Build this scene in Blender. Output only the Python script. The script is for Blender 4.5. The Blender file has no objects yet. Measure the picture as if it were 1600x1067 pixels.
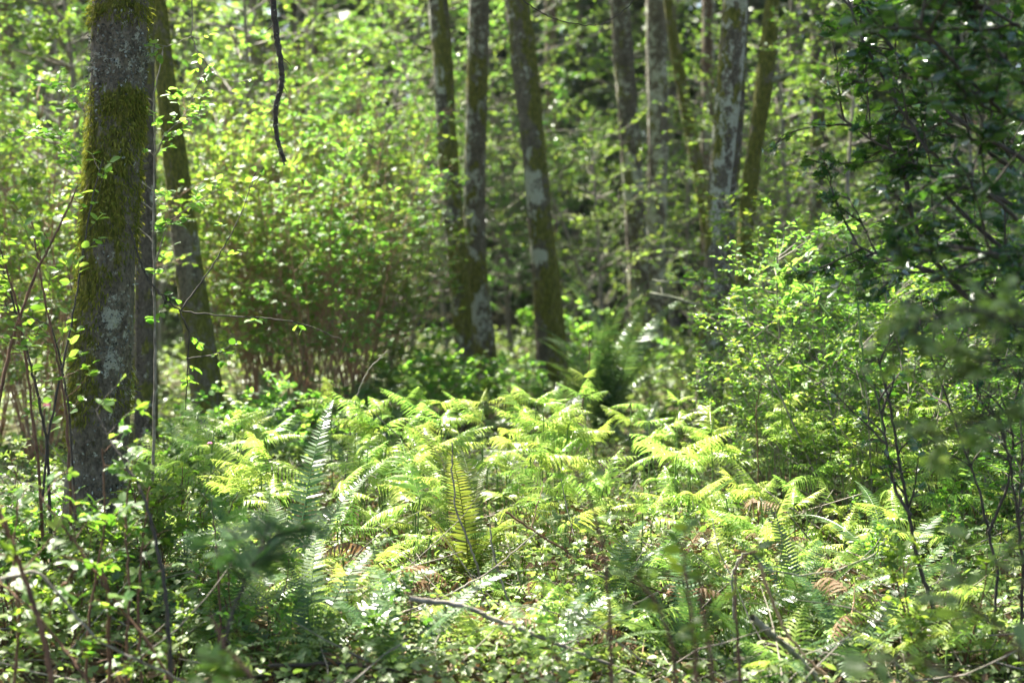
import bpy, math
import numpy as np
from mathutils import Vector, Matrix, noise

# ------------------------------------------------------------------ camera, sky, sun, exposure
S = bpy.context.scene
COL = S.collection
F, CH, HZ = 2222.2, 1.5, 430.0            # focal length in photo pixels, eye height, horizon row
SUN_EL, SUN_AZ = math.radians(55), math.radians(-38)   # azimuth from +Y, negative = to the left
cam = bpy.data.cameras.new('camera')
cam.lens, cam.sensor_width = 50, 36
cam.shift_y = -(533.5 - HZ) / 1600
cam.clip_start, cam.clip_end = 0.05, 500
cam.dof.use_dof, cam.dof.focus_distance, cam.dof.aperture_fstop = True, 6.8, 1.7
co = bpy.data.objects.new('camera', cam)
co.location, co.rotation_euler = (0, 0, CH), (math.pi / 2, 0, 0)
COL.objects.link(co)
S.camera = co
W = bpy.data.worlds.new('World'); S.world = W; W.use_nodes = True
nt = W.node_tree
sky = nt.nodes.new('ShaderNodeTexSky'); sky.sky_type = 'NISHITA'; sky.sun_disc = False
sky.sun_elevation, sky.sun_rotation = SUN_EL, SUN_AZ
sky.air_density, sky.dust_density, sky.ozone_density = 1.0, 2.5, 1.0
bg = nt.nodes['Background']; bg.inputs['Strength'].default_value = 0.06
nt.links.new(sky.outputs[0], bg.inputs['Color'])
SUND = np.array([math.sin(SUN_AZ) * math.cos(SUN_EL), math.cos(SUN_AZ) * math.cos(SUN_EL), math.sin(SUN_EL)])
sl = bpy.data.lights.new('sun', 'SUN'); sl.energy = 5.0; sl.angle = math.radians(0.53); sl.color = (1, .95, .84)
so = bpy.data.objects.new('sun', sl)
so.rotation_euler = Vector(-SUND).to_track_quat('-Z', 'Y').to_euler()
so.location = (0, 0, 30)
COL.objects.link(so)
S.view_settings.view_transform = 'Standard'; S.view_settings.look = 'None'
S.view_settings.exposure = 2.95; S.view_settings.gamma = 1
cy = S.cycles
cy.max_bounces, cy.diffuse_bounces, cy.glossy_bounces, cy.transmission_bounces, cy.transparent_max_bounces = 6, 5, 2, 2, 4
cy.sample_clamp_indirect = 6
cy.caustics_reflective = cy.caustics_refractive = False

R = np.random.default_rng(11)

# ------------------------------------------------------------------ helpers
def nrm(a): return a / np.maximum(np.linalg.norm(a, axis=-1, keepdims=True), 1e-9)
def at(px, py, d): return np.array([(px - 800) / F * d, d, CH - (py - HZ) / F * d])
def gz(x, y):
    x = np.asarray(x, float); y = np.asarray(y, float)
    return .05 * np.sin(x * .9 + 1.3) * np.cos(y * .7) + .03 * np.sin(x * 2.1 + y * 1.7) + .02 * np.sin(x * 4.3 - y * 3.1) + .004 * np.maximum(y - 14, 0)
def px_of(p): return 800 + p[0] / p[1] * F, HZ + (CH - p[2]) / p[1] * F

class MB:
    def __init__(s): s.v, s.f, s.n, s.k, s.at = [], [], 0, [], []
    def add(s, v, faces, a=None):
        v = np.asarray(v, float).reshape(-1, 3)
        for f in faces:
            if len(f): s.f.append(np.asarray(f, np.int64) + s.n)
        s.v.append(v); s.n += len(v)
        if a is not None: s.at.append(a)
    def tubes(s, P, Rr, sides=5):
        P = np.asarray(P, float); Rr = np.asarray(Rr, float)
        if len(P) == 0: return
        m, n, _ = P.shape
        T = nrm(np.gradient(P, axis=1))
        md = nrm(P[:, -1] - P[:, 0])
        ref = np.where(np.abs(md[:, 2:3]) > .8, np.array([[1., 0, 0]]), np.array([[0, 0, 1.]]))
        X = nrm(np.cross(T, ref[:, None, :])); Y = np.cross(X, T)
        a = np.linspace(0, 2 * np.pi, sides, endpoint=False)
        V = P[:, :, None] + Rr[:, :, None, None] * (X[:, :, None] * np.cos(a)[None, None, :, None] + Y[:, :, None] * np.sin(a)[None, None, :, None])
        i = np.arange(m)[:, None, None] * n * sides; j = np.arange(n - 1)[None, :, None] * sides; k = np.arange(sides)[None, None, :]
        k2 = (k + 1) % sides
        q = np.stack([i + j + k, i + j + k2, i + j + sides + k2, i + j + sides + k], -1).reshape(-1, 4)
        s.add(V, [q])
    def tube(s, P, Rr, sides=6):
        s.tubes(np.asarray(P, float)[None], np.asarray(Rr, float)[None], sides)
    def inst(s, T, P, B, sc):
        tv, tf = T; n = len(P)
        if n == 0: return
        V = P[:, None] + np.einsum('nij,kj->nki', B, tv) * np.asarray(sc).reshape(n, 1, -1)
        off = (np.arange(n) * len(tv))[:, None, None]
        s.add(V, [(f[None] + off).reshape(-1, f.shape[1]) for f in tf])
    def mesh(s, name, mat, smooth=True):
        me = bpy.data.meshes.new(name)
        V = np.concatenate(s.v); me.vertices.add(len(V)); me.vertices.foreach_set('co', V.astype(np.float32).ravel())
        tot = np.concatenate([np.full(len(f), f.shape[1]) for f in s.f]); idx = np.concatenate([f.ravel() for f in s.f])
        me.loops.add(len(idx)); me.loops.foreach_set('vertex_index', idx.astype(np.int32))
        me.polygons.add(len(tot)); st = np.concatenate([[0], np.cumsum(tot)[:-1]])
        me.polygons.foreach_set('loop_start', st.astype(np.int32))
        me.polygons.foreach_set('use_smooth', np.full(len(tot), smooth))
        me.materials.append(mat)
        me.update(calc_edges=True)
        return me

def put(name, me, parent=None, loc=None, rot=None, sc=None):
    o = bpy.data.objects.new(name, me); COL.objects.link(o)
    if parent is not None: o.parent = parent
    if loc is not None: o.location = loc
    if rot is not None: o.rotation_euler = rot
    if sc is not None: o.scale = sc if hasattr(sc, '__len__') else (sc,) * 3
    return o
def thing(name, label, cat, loc=(0, 0, 0), rz=0, sc=1, group=None, me=None):
    o = put(name, me, None, tuple(loc), (0, 0, rz), sc)
    if label: o['label'] = label
    o['category'] = cat
    if group: o['group'] = group
    return o
def place_kind(name, kind, me, loc=(0, 0, 0)):
    o = put(name, me, None, loc); o['kind'] = kind; return o

# labels that say where in the wood a plant stands
AUTO = []
def auto(o, look, noun, p, rel='below'): AUTO.append((o, look, noun, rel, p[0] / p[1] * F + 800, p[1]))
MARKS = [(95, 'the far left edge'), (235, 'the foreground trunk'), (390, 'the leaning mossy trunk'), (620, 'the brown cane thicket'), (790, 'the paired trunks'),
         (915, 'the moss coated trunk'), (1065, 'the dark sword fern'), (1200, 'the lichen trunk'), (1370, 'the pale green shrub'), (9999, 'the dark holly')]
ORD = ['first', 'second', 'third', 'fourth', 'fifth', 'sixth', 'seventh', 'eighth', 'ninth', 'tenth', 'eleventh', 'twelfth', 'thirteenth', 'fourteenth', 'fifteenth', 'sixteenth', 'seventeenth', 'eighteenth', 'nineteenth', 'twentieth']
def finish_labels():
    kinds = {}
    for r in AUTO: kinds.setdefault((r[2], r[3]), []).append(r)
    for (noun, rel), rs in kinds.items():
        cells = {}
        ds = sorted(r[5] for r in rs); a, b = ds[len(ds) // 3], ds[2 * len(ds) // 3]
        for r in rs:
            mk = next(t for x, t in MARKS if r[4] < x)
            row = 'nearest' if r[5] < a else ('middle' if r[5] < b else 'farthest')
            if len(rs) > 60: row = ['nearest', 'second nearest', 'middle', 'second farthest', 'farthest'][min(4, ds.index(r[5]) * 5 // len(ds))]
            if len(rs) < 6: row = ''
            cells.setdefault((mk, row), []).append(r)
        for (mk, row), c in cells.items():
            c.sort(key=lambda r: r[4])
            for i, r in enumerate(c):
                t = f"{r[1]} {noun} {rel} {mk}"
                if row: t += f", {row} row"
                if len(c) > 1: t += f", {ORD[i]} from left" 
                r[0]['label'] = t

# ------------------------------------------------------------------ materials
def newmat(name):
    m = bpy.data.materials.new(name); m.use_nodes = True
    n = m.node_tree.nodes; n.clear()
    out = n.new('ShaderNodeOutputMaterial')
    return m, n, m.node_tree.links, out
def ramp(n, stops):
    r = n.new('ShaderNodeValToRGB'); e = r.color_ramp.elements
    e[0].position, e[0].color = stops[0][0], (*stops[0][1], 1)
    e[1].position, e[1].color = stops[-1][0], (*stops[-1][1], 1)
    for p, c in stops[1:-1]:
        k = e.new(p); k.color = (*c, 1)
    return r
def leaf_mat(name, cols, tcols, mix=.45, rough=.4, spec=.5, hue=.03, brown=0.0):
    m, n, L, out = newmat(name)
    g = n.new('ShaderNodeNewGeometry'); oi = n.new('ShaderNodeObjectInfo')
    st = [0, .5, 1]
    r1 = ramp(n, list(zip(st, cols))); r2 = ramp(n, list(zip(st, tcols)))
    L.new(g.outputs['Random Per Island'], r1.inputs[0]); L.new(g.outputs['Random Per Island'], r2.inputs[0])
    hv = []
    for r in (r1, r2):
        h = n.new('ShaderNodeHueSaturation')
        mr = n.new('ShaderNodeMapRange'); mr.inputs[3].default_value, mr.inputs[4].default_value = .5 - hue, .5 + hue
        mv = n.new('ShaderNodeMapRange'); mv.inputs[3].default_value, mv.inputs[4].default_value = .8, 1.2
        L.new(oi.outputs['Random'], mr.inputs[0]); L.new(mr.outputs[0], h.inputs['Hue'])
        tx = n.new('ShaderNodeTexNoise'); tx.inputs['Scale'].default_value = 1.7
        L.new(g.outputs['Position'], tx.inputs['Vector']); L.new(tx.outputs[0], mv.inputs[0]); L.new(mv.outputs[0], h.inputs['Value'])
        L.new(r.outputs[0], h.inputs['Color']); hv.append(h)
    p = n.new('ShaderNodeBsdfPrincipled'); t = n.new('ShaderNodeBsdfTranslucent'); mx = n.new('ShaderNodeMixShader')
    p.inputs['Roughness'].default_value = rough; p.inputs['Specular IOR Level'].default_value = spec
    L.new(hv[0].outputs[0], p.inputs['Base Color']); L.new(hv[1].outputs[0], t.inputs['Color'])
    mx.inputs[0].default_value = mix
    L.new(p.outputs[0], mx.inputs[1]); L.new(t.outputs[0], mx.inputs[2]); L.new(mx.outputs[0], out.inputs[0])
    return m
M = {}
M['bracken'] = leaf_mat('bracken_green', [(.17, .27, .04), (.23, .33, .055), (.31, .39, .09)], [(.29, .48, .065), (.37, .54, .085), (.50, .60, .15)], .45, .38, .45, .028)
M['sword'] = leaf_mat('sword_fern_green', [(.04, .09, .028), (.06, .115, .033), (.08, .14, .04)], [(.08, .16, .03), (.11, .2, .04), (.16, .22, .04)], .3, .36, .45, .02)
M['swordyel'] = leaf_mat('sword_fern_olive', [(.07, .10, .02), (.09, .12, .025), (.12, .13, .03)], [(.15, .21, .025), (.19, .23, .03), (.24, .25, .04)], .45, .4, .4, .02)
M['salmon'] = leaf_mat('salmonberry_green', [(.045, .105, .02), (.07, .14, .028), (.12, .19, .04)], [(.11, .27, .02), (.21, .39, .03), (.37, .5, .06)], .5, .42, .35, .02)
M['lime'] = leaf_mat('lime_leaf', [(.07, .15, .03), (.10, .19, .04), (.16, .25, .06)], [(.17, .39, .035), (.25, .47, .05), (.40, .56, .085)], .5, .45, .3, .02)
M['deep'] = leaf_mat('deep_green_leaf', [(.032, .085, .02), (.05, .11, .025), (.08, .15, .035)], [(.08, .22, .02), (.13, .28, .03), (.2, .35, .045)], .42, .36, .5, .02)
M['holly'] = leaf_mat('holly_leaf', [(.012, .035, .014), (.018, .05, .018), (.03, .07, .02)], [(.05, .16, .014), (.08, .22, .018), (.12, .28, .025)], .3, .27, .8, .01)
M['needle'] = leaf_mat('needle_green', [(.03, .06, .025), (.04, .075, .03), (.06, .09, .03)], [(.05, .11, .03), (.08, .14, .035), (.11, .17, .04)], .3, .45, .4, .02)
M['fir'] = leaf_mat('blue_fir_green', [(.03, .075, .03), (.045, .095, .035), (.065, .12, .04)], [(.07, .17, .03), (.09, .2, .035), (.11, .22, .04)], .35, .6, .15, .01)
M['cover'] = leaf_mat('ground_leaf', [(.10, .16, .05), (.15, .21, .07), (.24, .28, .12)], [(.2, .33, .04), (.28, .42, .06), (.36, .48, .09)], .42, .42, .4, .0)
M['grass'] = leaf_mat('grass_blade', [(.10, .19, .03), (.14, .24, .04), (.2, .29, .06)], [(.24, .4, .04), (.3, .46, .06), (.4, .5, .09)], .5, .4, .4, .0)
M['litter'] = leaf_mat('dead_leaf', [(.09, .055, .03), (.16, .10, .055), (.27, .19, .11)], [(.12, .07, .03), (.17, .10, .04), (.24, .15, .07)], .25, .7, .25, .0)
M['deadfern'] = leaf_mat('dead_bracken', [(.11, .065, .035), (.17, .10, .055), (.26, .18, .11)], [(.13, .07, .035), (.18, .10, .05), (.24, .15, .08)], .3, .7, .2, .01)
M['mosshair'] = leaf_mat('moss_strand', [(.055, .07, .012), (.13, .145, .022), (.24, .235, .04)], [(.11, .145, .018), (.2, .22, .025), (.3, .29, .04)], .35, .8, .1, .0)
M['crown'] = leaf_mat('crown_leaf', [(.04, .09, .02), (.06, .12, .025), (.09, .16, .035)], [(.10, .25, .02), (.14, .31, .03), (.23, .40, .045)], .45, .5, .25, .02)
M['flake'] = leaf_mat('lichen_flake', [(.035, .035, .03), (.13, .135, .115), (.36, .38, .33)], [(.04, .04, .03), (.08, .08, .06), (.15, .15, .12)], .12, .85, .15, .0)
M['petal'] = leaf_mat('pink_petal', [(.5, .05, .18), (.6, .08, .25), (.65, .12, .3)], [(.5, .05, .18), (.6, .08, .25), (.65, .12, .3)], .4, .5, .3, .0)

def stick_mat(name, c0, c1, sc=30, rough=.75):
    m, n, L, out = newmat(name)
    tc = n.new('ShaderNodeTexCoord'); tx = n.new('ShaderNodeTexNoise'); tx.inputs['Scale'].default_value = sc; tx.inputs['Detail'].default_value = 6
    L.new(tc.outputs['Object'], tx.inputs['Vector'])
    r = ramp(n, [(.35, c0), (.65, c1)]); L.new(tx.outputs[0], r.inputs[0])
    p = n.new('ShaderNodeBsdfPrincipled'); p.inputs['Roughness'].default_value = rough; p.inputs['Specular IOR Level'].default_value = .3
    b = n.new('ShaderNodeBump'); b.inputs['Strength'].default_value = .6; b.inputs['Distance'].default_value = .004
    L.new(tx.outputs[0], b.inputs['Height']); L.new(b.outputs[0], p.inputs['Normal'])
    L.new(r.outputs[0], p.inputs['Base Color']); L.new(p.outputs[0], out.inputs[0])
    return m
M['redstem'] = stick_mat('reddish_cane', (.06, .028, .015), (.15, .075, .04))
M['darkstem'] = stick_mat('dark_bark_stem', (.022, .017, .013), (.06, .047, .035))
M['greystem'] = stick_mat('grey_bark_stem', (.10, .085, .065), (.24, .21, .17))
M['tanstem'] = stick_mat('tan_cane', (.2, .12, .06), (.42, .28, .16))
M['cane'] = stick_mat('brown_cane', (.17, .09, .045), (.36, .21, .12))
M['greenstem'] = stick_mat('green_stipe', (.07, .13, .03), (.13, .21, .05))
M['mossstick'] = stick_mat('mossy_stick', (.07, .08, .03), (.26, .25, .19), 18)

def bark_mat(name, c0, c1, c2, lich=(.5, .5, .40), lsc=20, moss=((.035, .042, .008), (.12, .122, .02), (.28, .255, .04))):
    m, n, L, out = newmat(name)
    tc = n.new('ShaderNodeTexCoord')
    def tex(sc, stretch=1, det=8, rough=.6):
        mp = n.new('ShaderNodeMapping'); mp.inputs['Scale'].default_value = (1, 1, stretch)
        L.new(tc.outputs['Object'], mp.inputs[0])
        t = n.new('ShaderNodeTexNoise'); t.inputs['Scale'].default_value = sc; t.inputs['Detail'].default_value = det; t.inputs['Roughness'].default_value = rough
        L.new(mp.outputs[0], t.inputs['Vector']); return t
    def attr(a):
        x = n.new('ShaderNodeAttribute'); x.attribute_name = a; return x
    def mask(a, t, lo, hi, gain=1.9):       # attribute + (noise-.5)*gain -> soft step
        s = n.new('ShaderNodeMath'); s.operation = 'ADD'
        k = n.new('ShaderNodeMath'); k.operation = 'MULTIPLY_ADD'; k.inputs[1].default_value = gain; k.inputs[2].default_value = -gain / 2
        L.new(t.outputs[0], k.inputs[0]); L.new(a.outputs['Fac'], s.inputs[0]); L.new(k.outputs[0], s.inputs[1])
        mr = n.new('ShaderNodeMapRange'); mr.inputs[1].default_value, mr.inputs[2].default_value = lo, hi
        L.new(s.outputs[0], mr.inputs[0]); return mr
    def mixc(f, a, b):
        x = n.new('ShaderNodeMix'); x.data_type = 'RGBA'
        L.new(f.outputs[0], x.inputs['Factor']); L.new(a, x.inputs[6]); L.new(b, x.inputs[7]); return x.outputs[2]
    t1 = tex(17, .45); base = ramp(n, [(.32, c0), (.5, c1), (.72, c2)]); L.new(t1.outputs[0], base.inputs[0])
    tf = tex(60, .6, 4, .7); fl = ramp(n, [(.38, tuple(v * .35 for v in c1)), (.62, tuple(min(.6, v * 1.7) for v in c1))]); L.new(tf.outputs[0], fl.inputs[0])
    x0 = n.new('ShaderNodeMix'); x0.data_type = 'RGBA'; x0.inputs['Factor'].default_value = .6
    L.new(base.outputs[0], x0.inputs[6]); L.new(fl.outputs[0], x0.inputs[7])
    tl = tex(lsc, .9, 9, .78); lc = ramp(n, [(.35, tuple(v * .75 for v in lich)), (.7, lich)])
    tl2 = tex(90, 1, 3); L.new(tl2.outputs[0], lc.inputs[0])
    c = mixc(mask(attr('lichen'), tl, .46, .56, 4.2), x0.outputs[2], lc.outputs[0])
    tm = tex(8, .6, 9, .72); mc = ramp(n, [(.3, moss[0]), (.5, moss[1]), (.72, moss[2])]); tm2 = tex(45, .35, 5, .7); L.new(tm2.outputs[0], mc.inputs[0])
    mm = mask(attr('moss'), tm, .42, .6, 3.4)
    c = mixc(mm, c, mc.outputs[0])
    p = n.new('ShaderNodeBsdfPrincipled'); p.inputs['Roughness'].default_value = .9; p.inputs['Specular IOR Level'].default_value = .25
    h = n.new('ShaderNodeMath'); h.operation = 'ADD'; L.new(tf.outputs[0], h.inputs[0]); L.new(tm2.outputs[0], h.inputs[1])
    b = n.new('ShaderNodeBump'); b.inputs['Strength'].default_value = 1; b.inputs['Distance'].default_value = .045
    L.new(h.outputs[0], b.inputs['Height']); L.new(b.outputs[0], p.inputs['Normal'])
    L.new(c, p.inputs['Base Color']); L.new(p.outputs[0], out.inputs[0])
    return m
M['bark'] = bark_mat('alder_bark', (.035, .028, .02), (.15, .125, .09), (.32, .285, .23))
M['barkdark'] = bark_mat('dark_bark', (.03, .024, .018), (.10, .082, .06), (.2, .17, .135), lsc=9)
M['barkmid'] = bark_mat('mottled_bark', (.03, .025, .018), (.12, .10, .072), (.26, .225, .175), lsc=9)
M['barkred'] = bark_mat('reddish_bark', (.05, .03, .02), (.12, .075, .05), (.2, .14, .10))

# ------------------------------------------------------------------ ground
def ground_mat():
    m, n, L, out = newmat('forest_soil')
    tc = n.new('ShaderNodeTexCoord')
    t = n.new('ShaderNodeTexNoise'); t.inputs['Scale'].default_value = 3.5; t.inputs['Detail'].default_value = 10; t.inputs['Roughness'].default_value = .7
    L.new(tc.outputs['Object'], t.inputs['Vector'])
    r = ramp(n, [(.3, (.025, .022, .012)), (.45, (.06, .045, .025)), (.55, (.06, .07, .025)), (.72, (.12, .09, .05))]); L.new(t.outputs[0], r.inputs[0])
    p = n.new('ShaderNodeBsdfPrincipled'); p.inputs['Roughness'].default_value = .95; p.inputs['Specular IOR Level'].default_value = .1
    b = n.new('ShaderNodeBump'); b.inputs['Distance'].default_value = .05
    L.new(t.outputs[0], b.inputs['Height']); L.new(b.outputs[0], p.inputs['Normal'])
    L.new(r.outputs[0], p.inputs['Base Color']); L.new(p.outputs[0], out.inputs[0]); return m
def build_ground():
    xs = np.concatenate([[-120, -80, -45], np.arange(-22, 22.01, .3), [45, 80, 120]])
    ys = np.concatenate([[-40, -20, -6], np.arange(0, 40.01, .3), [50, 70, 100, 130]])
    X, Y = np.meshgrid(xs, ys); Z = gz(X, Y)
    b = MB(); nx, ny = len(xs), len(ys)
    i = np.arange(ny - 1)[:, None] * nx + np.arange(nx - 1)[None]
    b.add(np.stack([X, Y, Z], -1), [np.stack([i, i + 1, i + nx + 1, i + nx], -1).reshape(-1, 4)])
    place_kind('ground', 'structure', b.mesh('ground', ground_mat()))
build_ground()

# ------------------------------------------------------------------ leaf and fern templates
def A(*r): return np.array(r, float)
LEAF = (A((0, 0, 0), (-.25, .3, .05), (-.23, .64, .04), (0, 1, -.07), (.23, .64, .04), (.25, .3, .05)), [np.array([[0, 3, 2, 1], [0, 5, 4, 3]])])
OVAL = (A((0, 0, 0), (-.26, .22, .04), (-.34, .5, .05), (-.2, .82, .02), (0, 1, -.07), (.2, .82, .02), (.34, .5, .05), (.26, .22, .04), (0, .5, 0)),
        [np.array([[0, 8, 2, 1], [8, 4, 3, 2], [0, 7, 6, 8], [8, 6, 5, 4]])])
NARROW = (A((0, 0, 0), (-.13, .3, .03), (-.1, .7, .02), (0, 1, -.1), (.1, .7, .02), (.13, .3, .03)), [np.array([[0, 3, 2, 1], [0, 5, 4, 3]])])
def trifoliate():
    vs, qs = [], []
    tv, tf = OVAL
    for k, (ang, s, off) in enumerate(((0, .62, .36), (75, .5, .3), (-75, .5, .3))):
        a = math.radians(ang); c, s_ = math.cos(a), math.sin(a)
        v = tv * s; w = np.stack([v[:, 0] * c + v[:, 1] * s_, -v[:, 0] * s_ + v[:, 1] * c, v[:, 2] - .1 * abs(ang) / 75 * v[:, 1]], -1)
        w[:, 1] += off * (1 if k == 0 else .9)
        vs.append(w); qs.append(tf[0] + 9 * k)
    return (np.concatenate(vs), [np.concatenate(qs)])
TRI = trifoliate()
def holly_leaf():
    half = [(.07, .08, .0), (.34, .2, .1), (.2, .33, -.02), (.42, .47, .12), (.2, .6, -.02), (.33, .74, .1), (.12, .85, -.01)]
    mid = [(0, 0, 0), (0, .33, -.05), (0, .6, -.05), (0, .85, -.04), (0, 1.06, -.02)]
    v = mid + [(-x, y, z) for x, y, z in half] + half
    tri, quad = [], []
    for o in (5, 12):
        quad += [(0, 1, o + 2, o), (1, 2, o + 4, o + 2), (2, 3, o + 6, o + 4)]
        tri += [(o, o + 2, o + 1), (o + 2, o + 4, o + 3), (o + 4, o + 6, o + 5), (3, 4, o + 6)]
    return (np.array(v, float), [np.array(quad), np.array(tri)])
HOLLY = holly_leaf()
def feather(n=9):
    vs, qs = [], []
    for i in range(n):
        t = (i + .5) / n
        for s in (-1, 1):
            l = .34 * (1 - t) ** .6 + .06; w = .035; b = len(vs)
            y = t * .95
            vs += [(0, y - w, 0), (s * l, y + l * .55 - w, -.10 * l), (s * l * 1.02, y + l * .55 + w, -.1 * l), (0, y + w, 0)]
            qs.append((b, b + 1, b + 2, b + 3))
    b = len(vs); vs += [(-.012, 0, 0), (.012, 0, 0), (.012, 1, -.05), (-.012, 1, -.05)]; qs.append((b, b + 1, b + 2, b + 3))
    return (np.array(vs, float), [np.array(qs)])
FEATHER = feather()

def basis(d, up, r, jit=.4):
    y = nrm(d); u = nrm(np.broadcast_to(up, y.shape) + r.normal(0, jit, y.shape))
    x = nrm(np.cross(y, u)); z = np.cross(x, y)
    return np.stack([x, y, z], -1)

def fern_blade(b, rb, L, npairs, maxlen, width, shape, a0, a1, pang, droop, seg, r, curl=0, lacy=False, dpow=.8):
    """one blade with its base at the origin, growing along +Y; b takes the leaflets, rb the rachis"""
    n = 24; t = np.linspace(0, 1, n)
    el = a0 + (a1 - a0) * t ** 1.3 - curl * np.maximum(t - .85, 0) * 6
    side = r.normal(0, .12) * t
    st = np.stack([np.sin(side) * np.cos(el), np.cos(side) * np.cos(el), np.sin(el)], -1) * (L / (n - 1))
    C = np.concatenate([[[0, 0, 0]], np.cumsum(st, 0)[:-1]])
    T = nrm(np.gradient(C, axis=0)); X = nrm(np.cross(T, np.array([0, 0, 1.]))); N = np.cross(X, T)
    rb.tube(C, np.linspace(.0035, .001, n) * max(.6, L), 4)
    tt = (np.arange(npairs) + .6) / npairs
    tt = np.concatenate([tt, np.minimum(tt + .3 / npairs, 1)]); sg = np.concatenate([-np.ones(npairs), np.ones(npairs)])
    f = tt * (n - 1); i = np.minimum(f.astype(int), n - 2); w = (f - i)[:, None]
    P = C[i] * (1 - w) + C[i + 1] * w; Ti, Xi, Ni = T[i], X[i] * sg[:, None], N[i]
    ln = maxlen * shape(tt) * r.uniform(.85, 1.1, len(tt)); ok = ln > .004
    P, Ti, Xi, Ni, ln = P[ok], Ti[ok], Xi[ok], Ni[ok], ln[ok]; m = len(ln)
    ang = pang * (1 - .25 * tt[ok]) + r.normal(0, .05, m)
    D = Ti * np.cos(ang)[:, None] + Xi * np.sin(ang)[:, None]
    s = np.linspace(0, 1, seg + 1); dr = droop * r.uniform(.6, 1.3, m)
    y = s[None] * ln[:, None]
    zz = -np.sin(dr)[:, None] * y * (s[None] ** dpow); yy = y * np.cos(dr * .6)[:, None]
    twist = r.normal(0, .2, m)
    E = nrm(Ti + Ni * twist[:, None])
    lob = np.ones(seg + 1)
    if lacy: lob[1::2] = 1.25; lob[2::2] = .5
    Cn = P[:, None] + D[:, None] * yy[..., None] + Ni[:, None] * zz[..., None]
    ws = width * (.45 + .55 * (ln / maxlen))[:, None] * np.sin(np.clip(.25 + s * .8, 0, 1) * np.pi) ** .7
    ws *= lob[None]; ws[:, -1] = .0006
    V = np.stack([Cn - E[:, None] * ws[..., None] * .5, Cn + E[:, None] * ws[..., None] * .5], 2)
    k = (np.arange(m) * (seg + 1) * 2)[:, None] + np.arange(seg)[None] * 2
    b.add(V, [np.stack([k, k + 1, k + 3, k + 2], -1).reshape(-1, 4)])

BRK = lambda t: np.minimum(t / .1 + .3, 1) * (1 - t) ** .75 + .03
SWD = lambda t: np.minimum(t / .12 + .45, 1) * np.minimum((1.02 - t) / .55, 1) ** .8

def bracken_blade(seed, L):
    r = np.random.default_rng(seed); b = MB(); rb = MB()
    fern_blade(b, b, L, 16, L * r.uniform(.32, .44), .0175 * L / .35, BRK, r.uniform(.1, .5), r.uniform(-.4, .2), r.uniform(1.05, 1.2), r.uniform(.45, 1.0), 8, r, curl=r.choice([0, .6]), lacy=True, dpow=1.3)
    return b.mesh('frond', M['bracken'], False)
BBL = [bracken_blade(100 + i, .36) for i in range(7)]
def stipe_mesh(seed):
    r = np.random.default_rng(seed); n = 8; t = np.linspace(0, 1, n)
    P = np.stack([.05 * np.sin(t * 2 + r.uniform(0, 6)) * t, .05 * r.normal() * t ** 2, t], -1); P[:, :2] -= P[-1, :2] * t[:, None] ** 3
    b = MB(); b.tube(P, np.linspace(.0055, .0035, n), 6); return b.mesh('stipe', M['greenstem'])
STP = [stipe_mesh(200 + i) for i in range(4)]

def bracken(px, py, d, sc, look, rz=None):
    p = at(px, py, d); g = float(gz(p[0], p[1])); h = max(.1, p[2] - g)
    rz = R.uniform(0, 6.28) if rz is None else rz
    o = thing('bracken_fern', None, 'fern', (p[0], p[1], g), rz, 1, 'bracken ferns in the clearing')
    put('stipe', STP[R.integers(4)], o, (0, 0, -.02), None, (1, 1, h + .02))
    ks = R.permutation(7)
    up = .16 * sc
    for k, (a, s, dz) in enumerate(((0, 1.1, 0), (1.25, .92, -.01), (-1.25, .92, -.01), (.3, .62, up), (-2.2, .55, up))):
        if k == 3:
            if R.random() < .45 or py > 760: break
            put('stipe', STP[R.integers(4)], o, (0, 0, h), (.1, .1, 1), (.7, .7, up))
        put('frond', BBL[ks[k]], o, (0, 0, h + dz), (R.normal(.2 if k == 0 else .05, .25), R.normal(0, .25), a + R.normal(0, .25)), sc * s * R.uniform(.75, 1.2))
    auto(o, look, 'bracken fern', p)

def sword_frond(seed, mat):
    r = np.random.default_rng(seed); b = MB()
    fern_blade(b, b, 1.0, 46, .085, .0175, SWD, r.uniform(1.15, 1.4), r.uniform(-.5, .3), 1.42, r.uniform(-.1, .25), 2, r)
    return b.mesh('frond', mat, False)
SF = [sword_frond(300 + i, M['sword']) for i in range(6)]
SFY = [sword_frond(320 + i, M['swordyel']) for i in range(3)]
def sword(x, y, sc, n, look, set_=SF, az=None, lean=.25, label=None):
    g = float(gz(x, y))
    o = thing('sword_fern', label, 'fern', (x, y, g - .02), 0, 1, 'sword ferns on the forest floor')
    a0 = R.uniform(0, 6.28)
    for i in range(n):
        a = a0 + i * 6.283 / n + R.normal(0, .2) if az is None else az + R.normal(0, .25)
        put('frond', set_[R.integers(len(set_))], o, (0, 0, 0), (R.normal(-lean, .22), R.normal(0, .12), a), sc * R.uniform(.72, 1.1))
    if label is None: auto(o, look, 'sword fern', (x, y))
    return o

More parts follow.
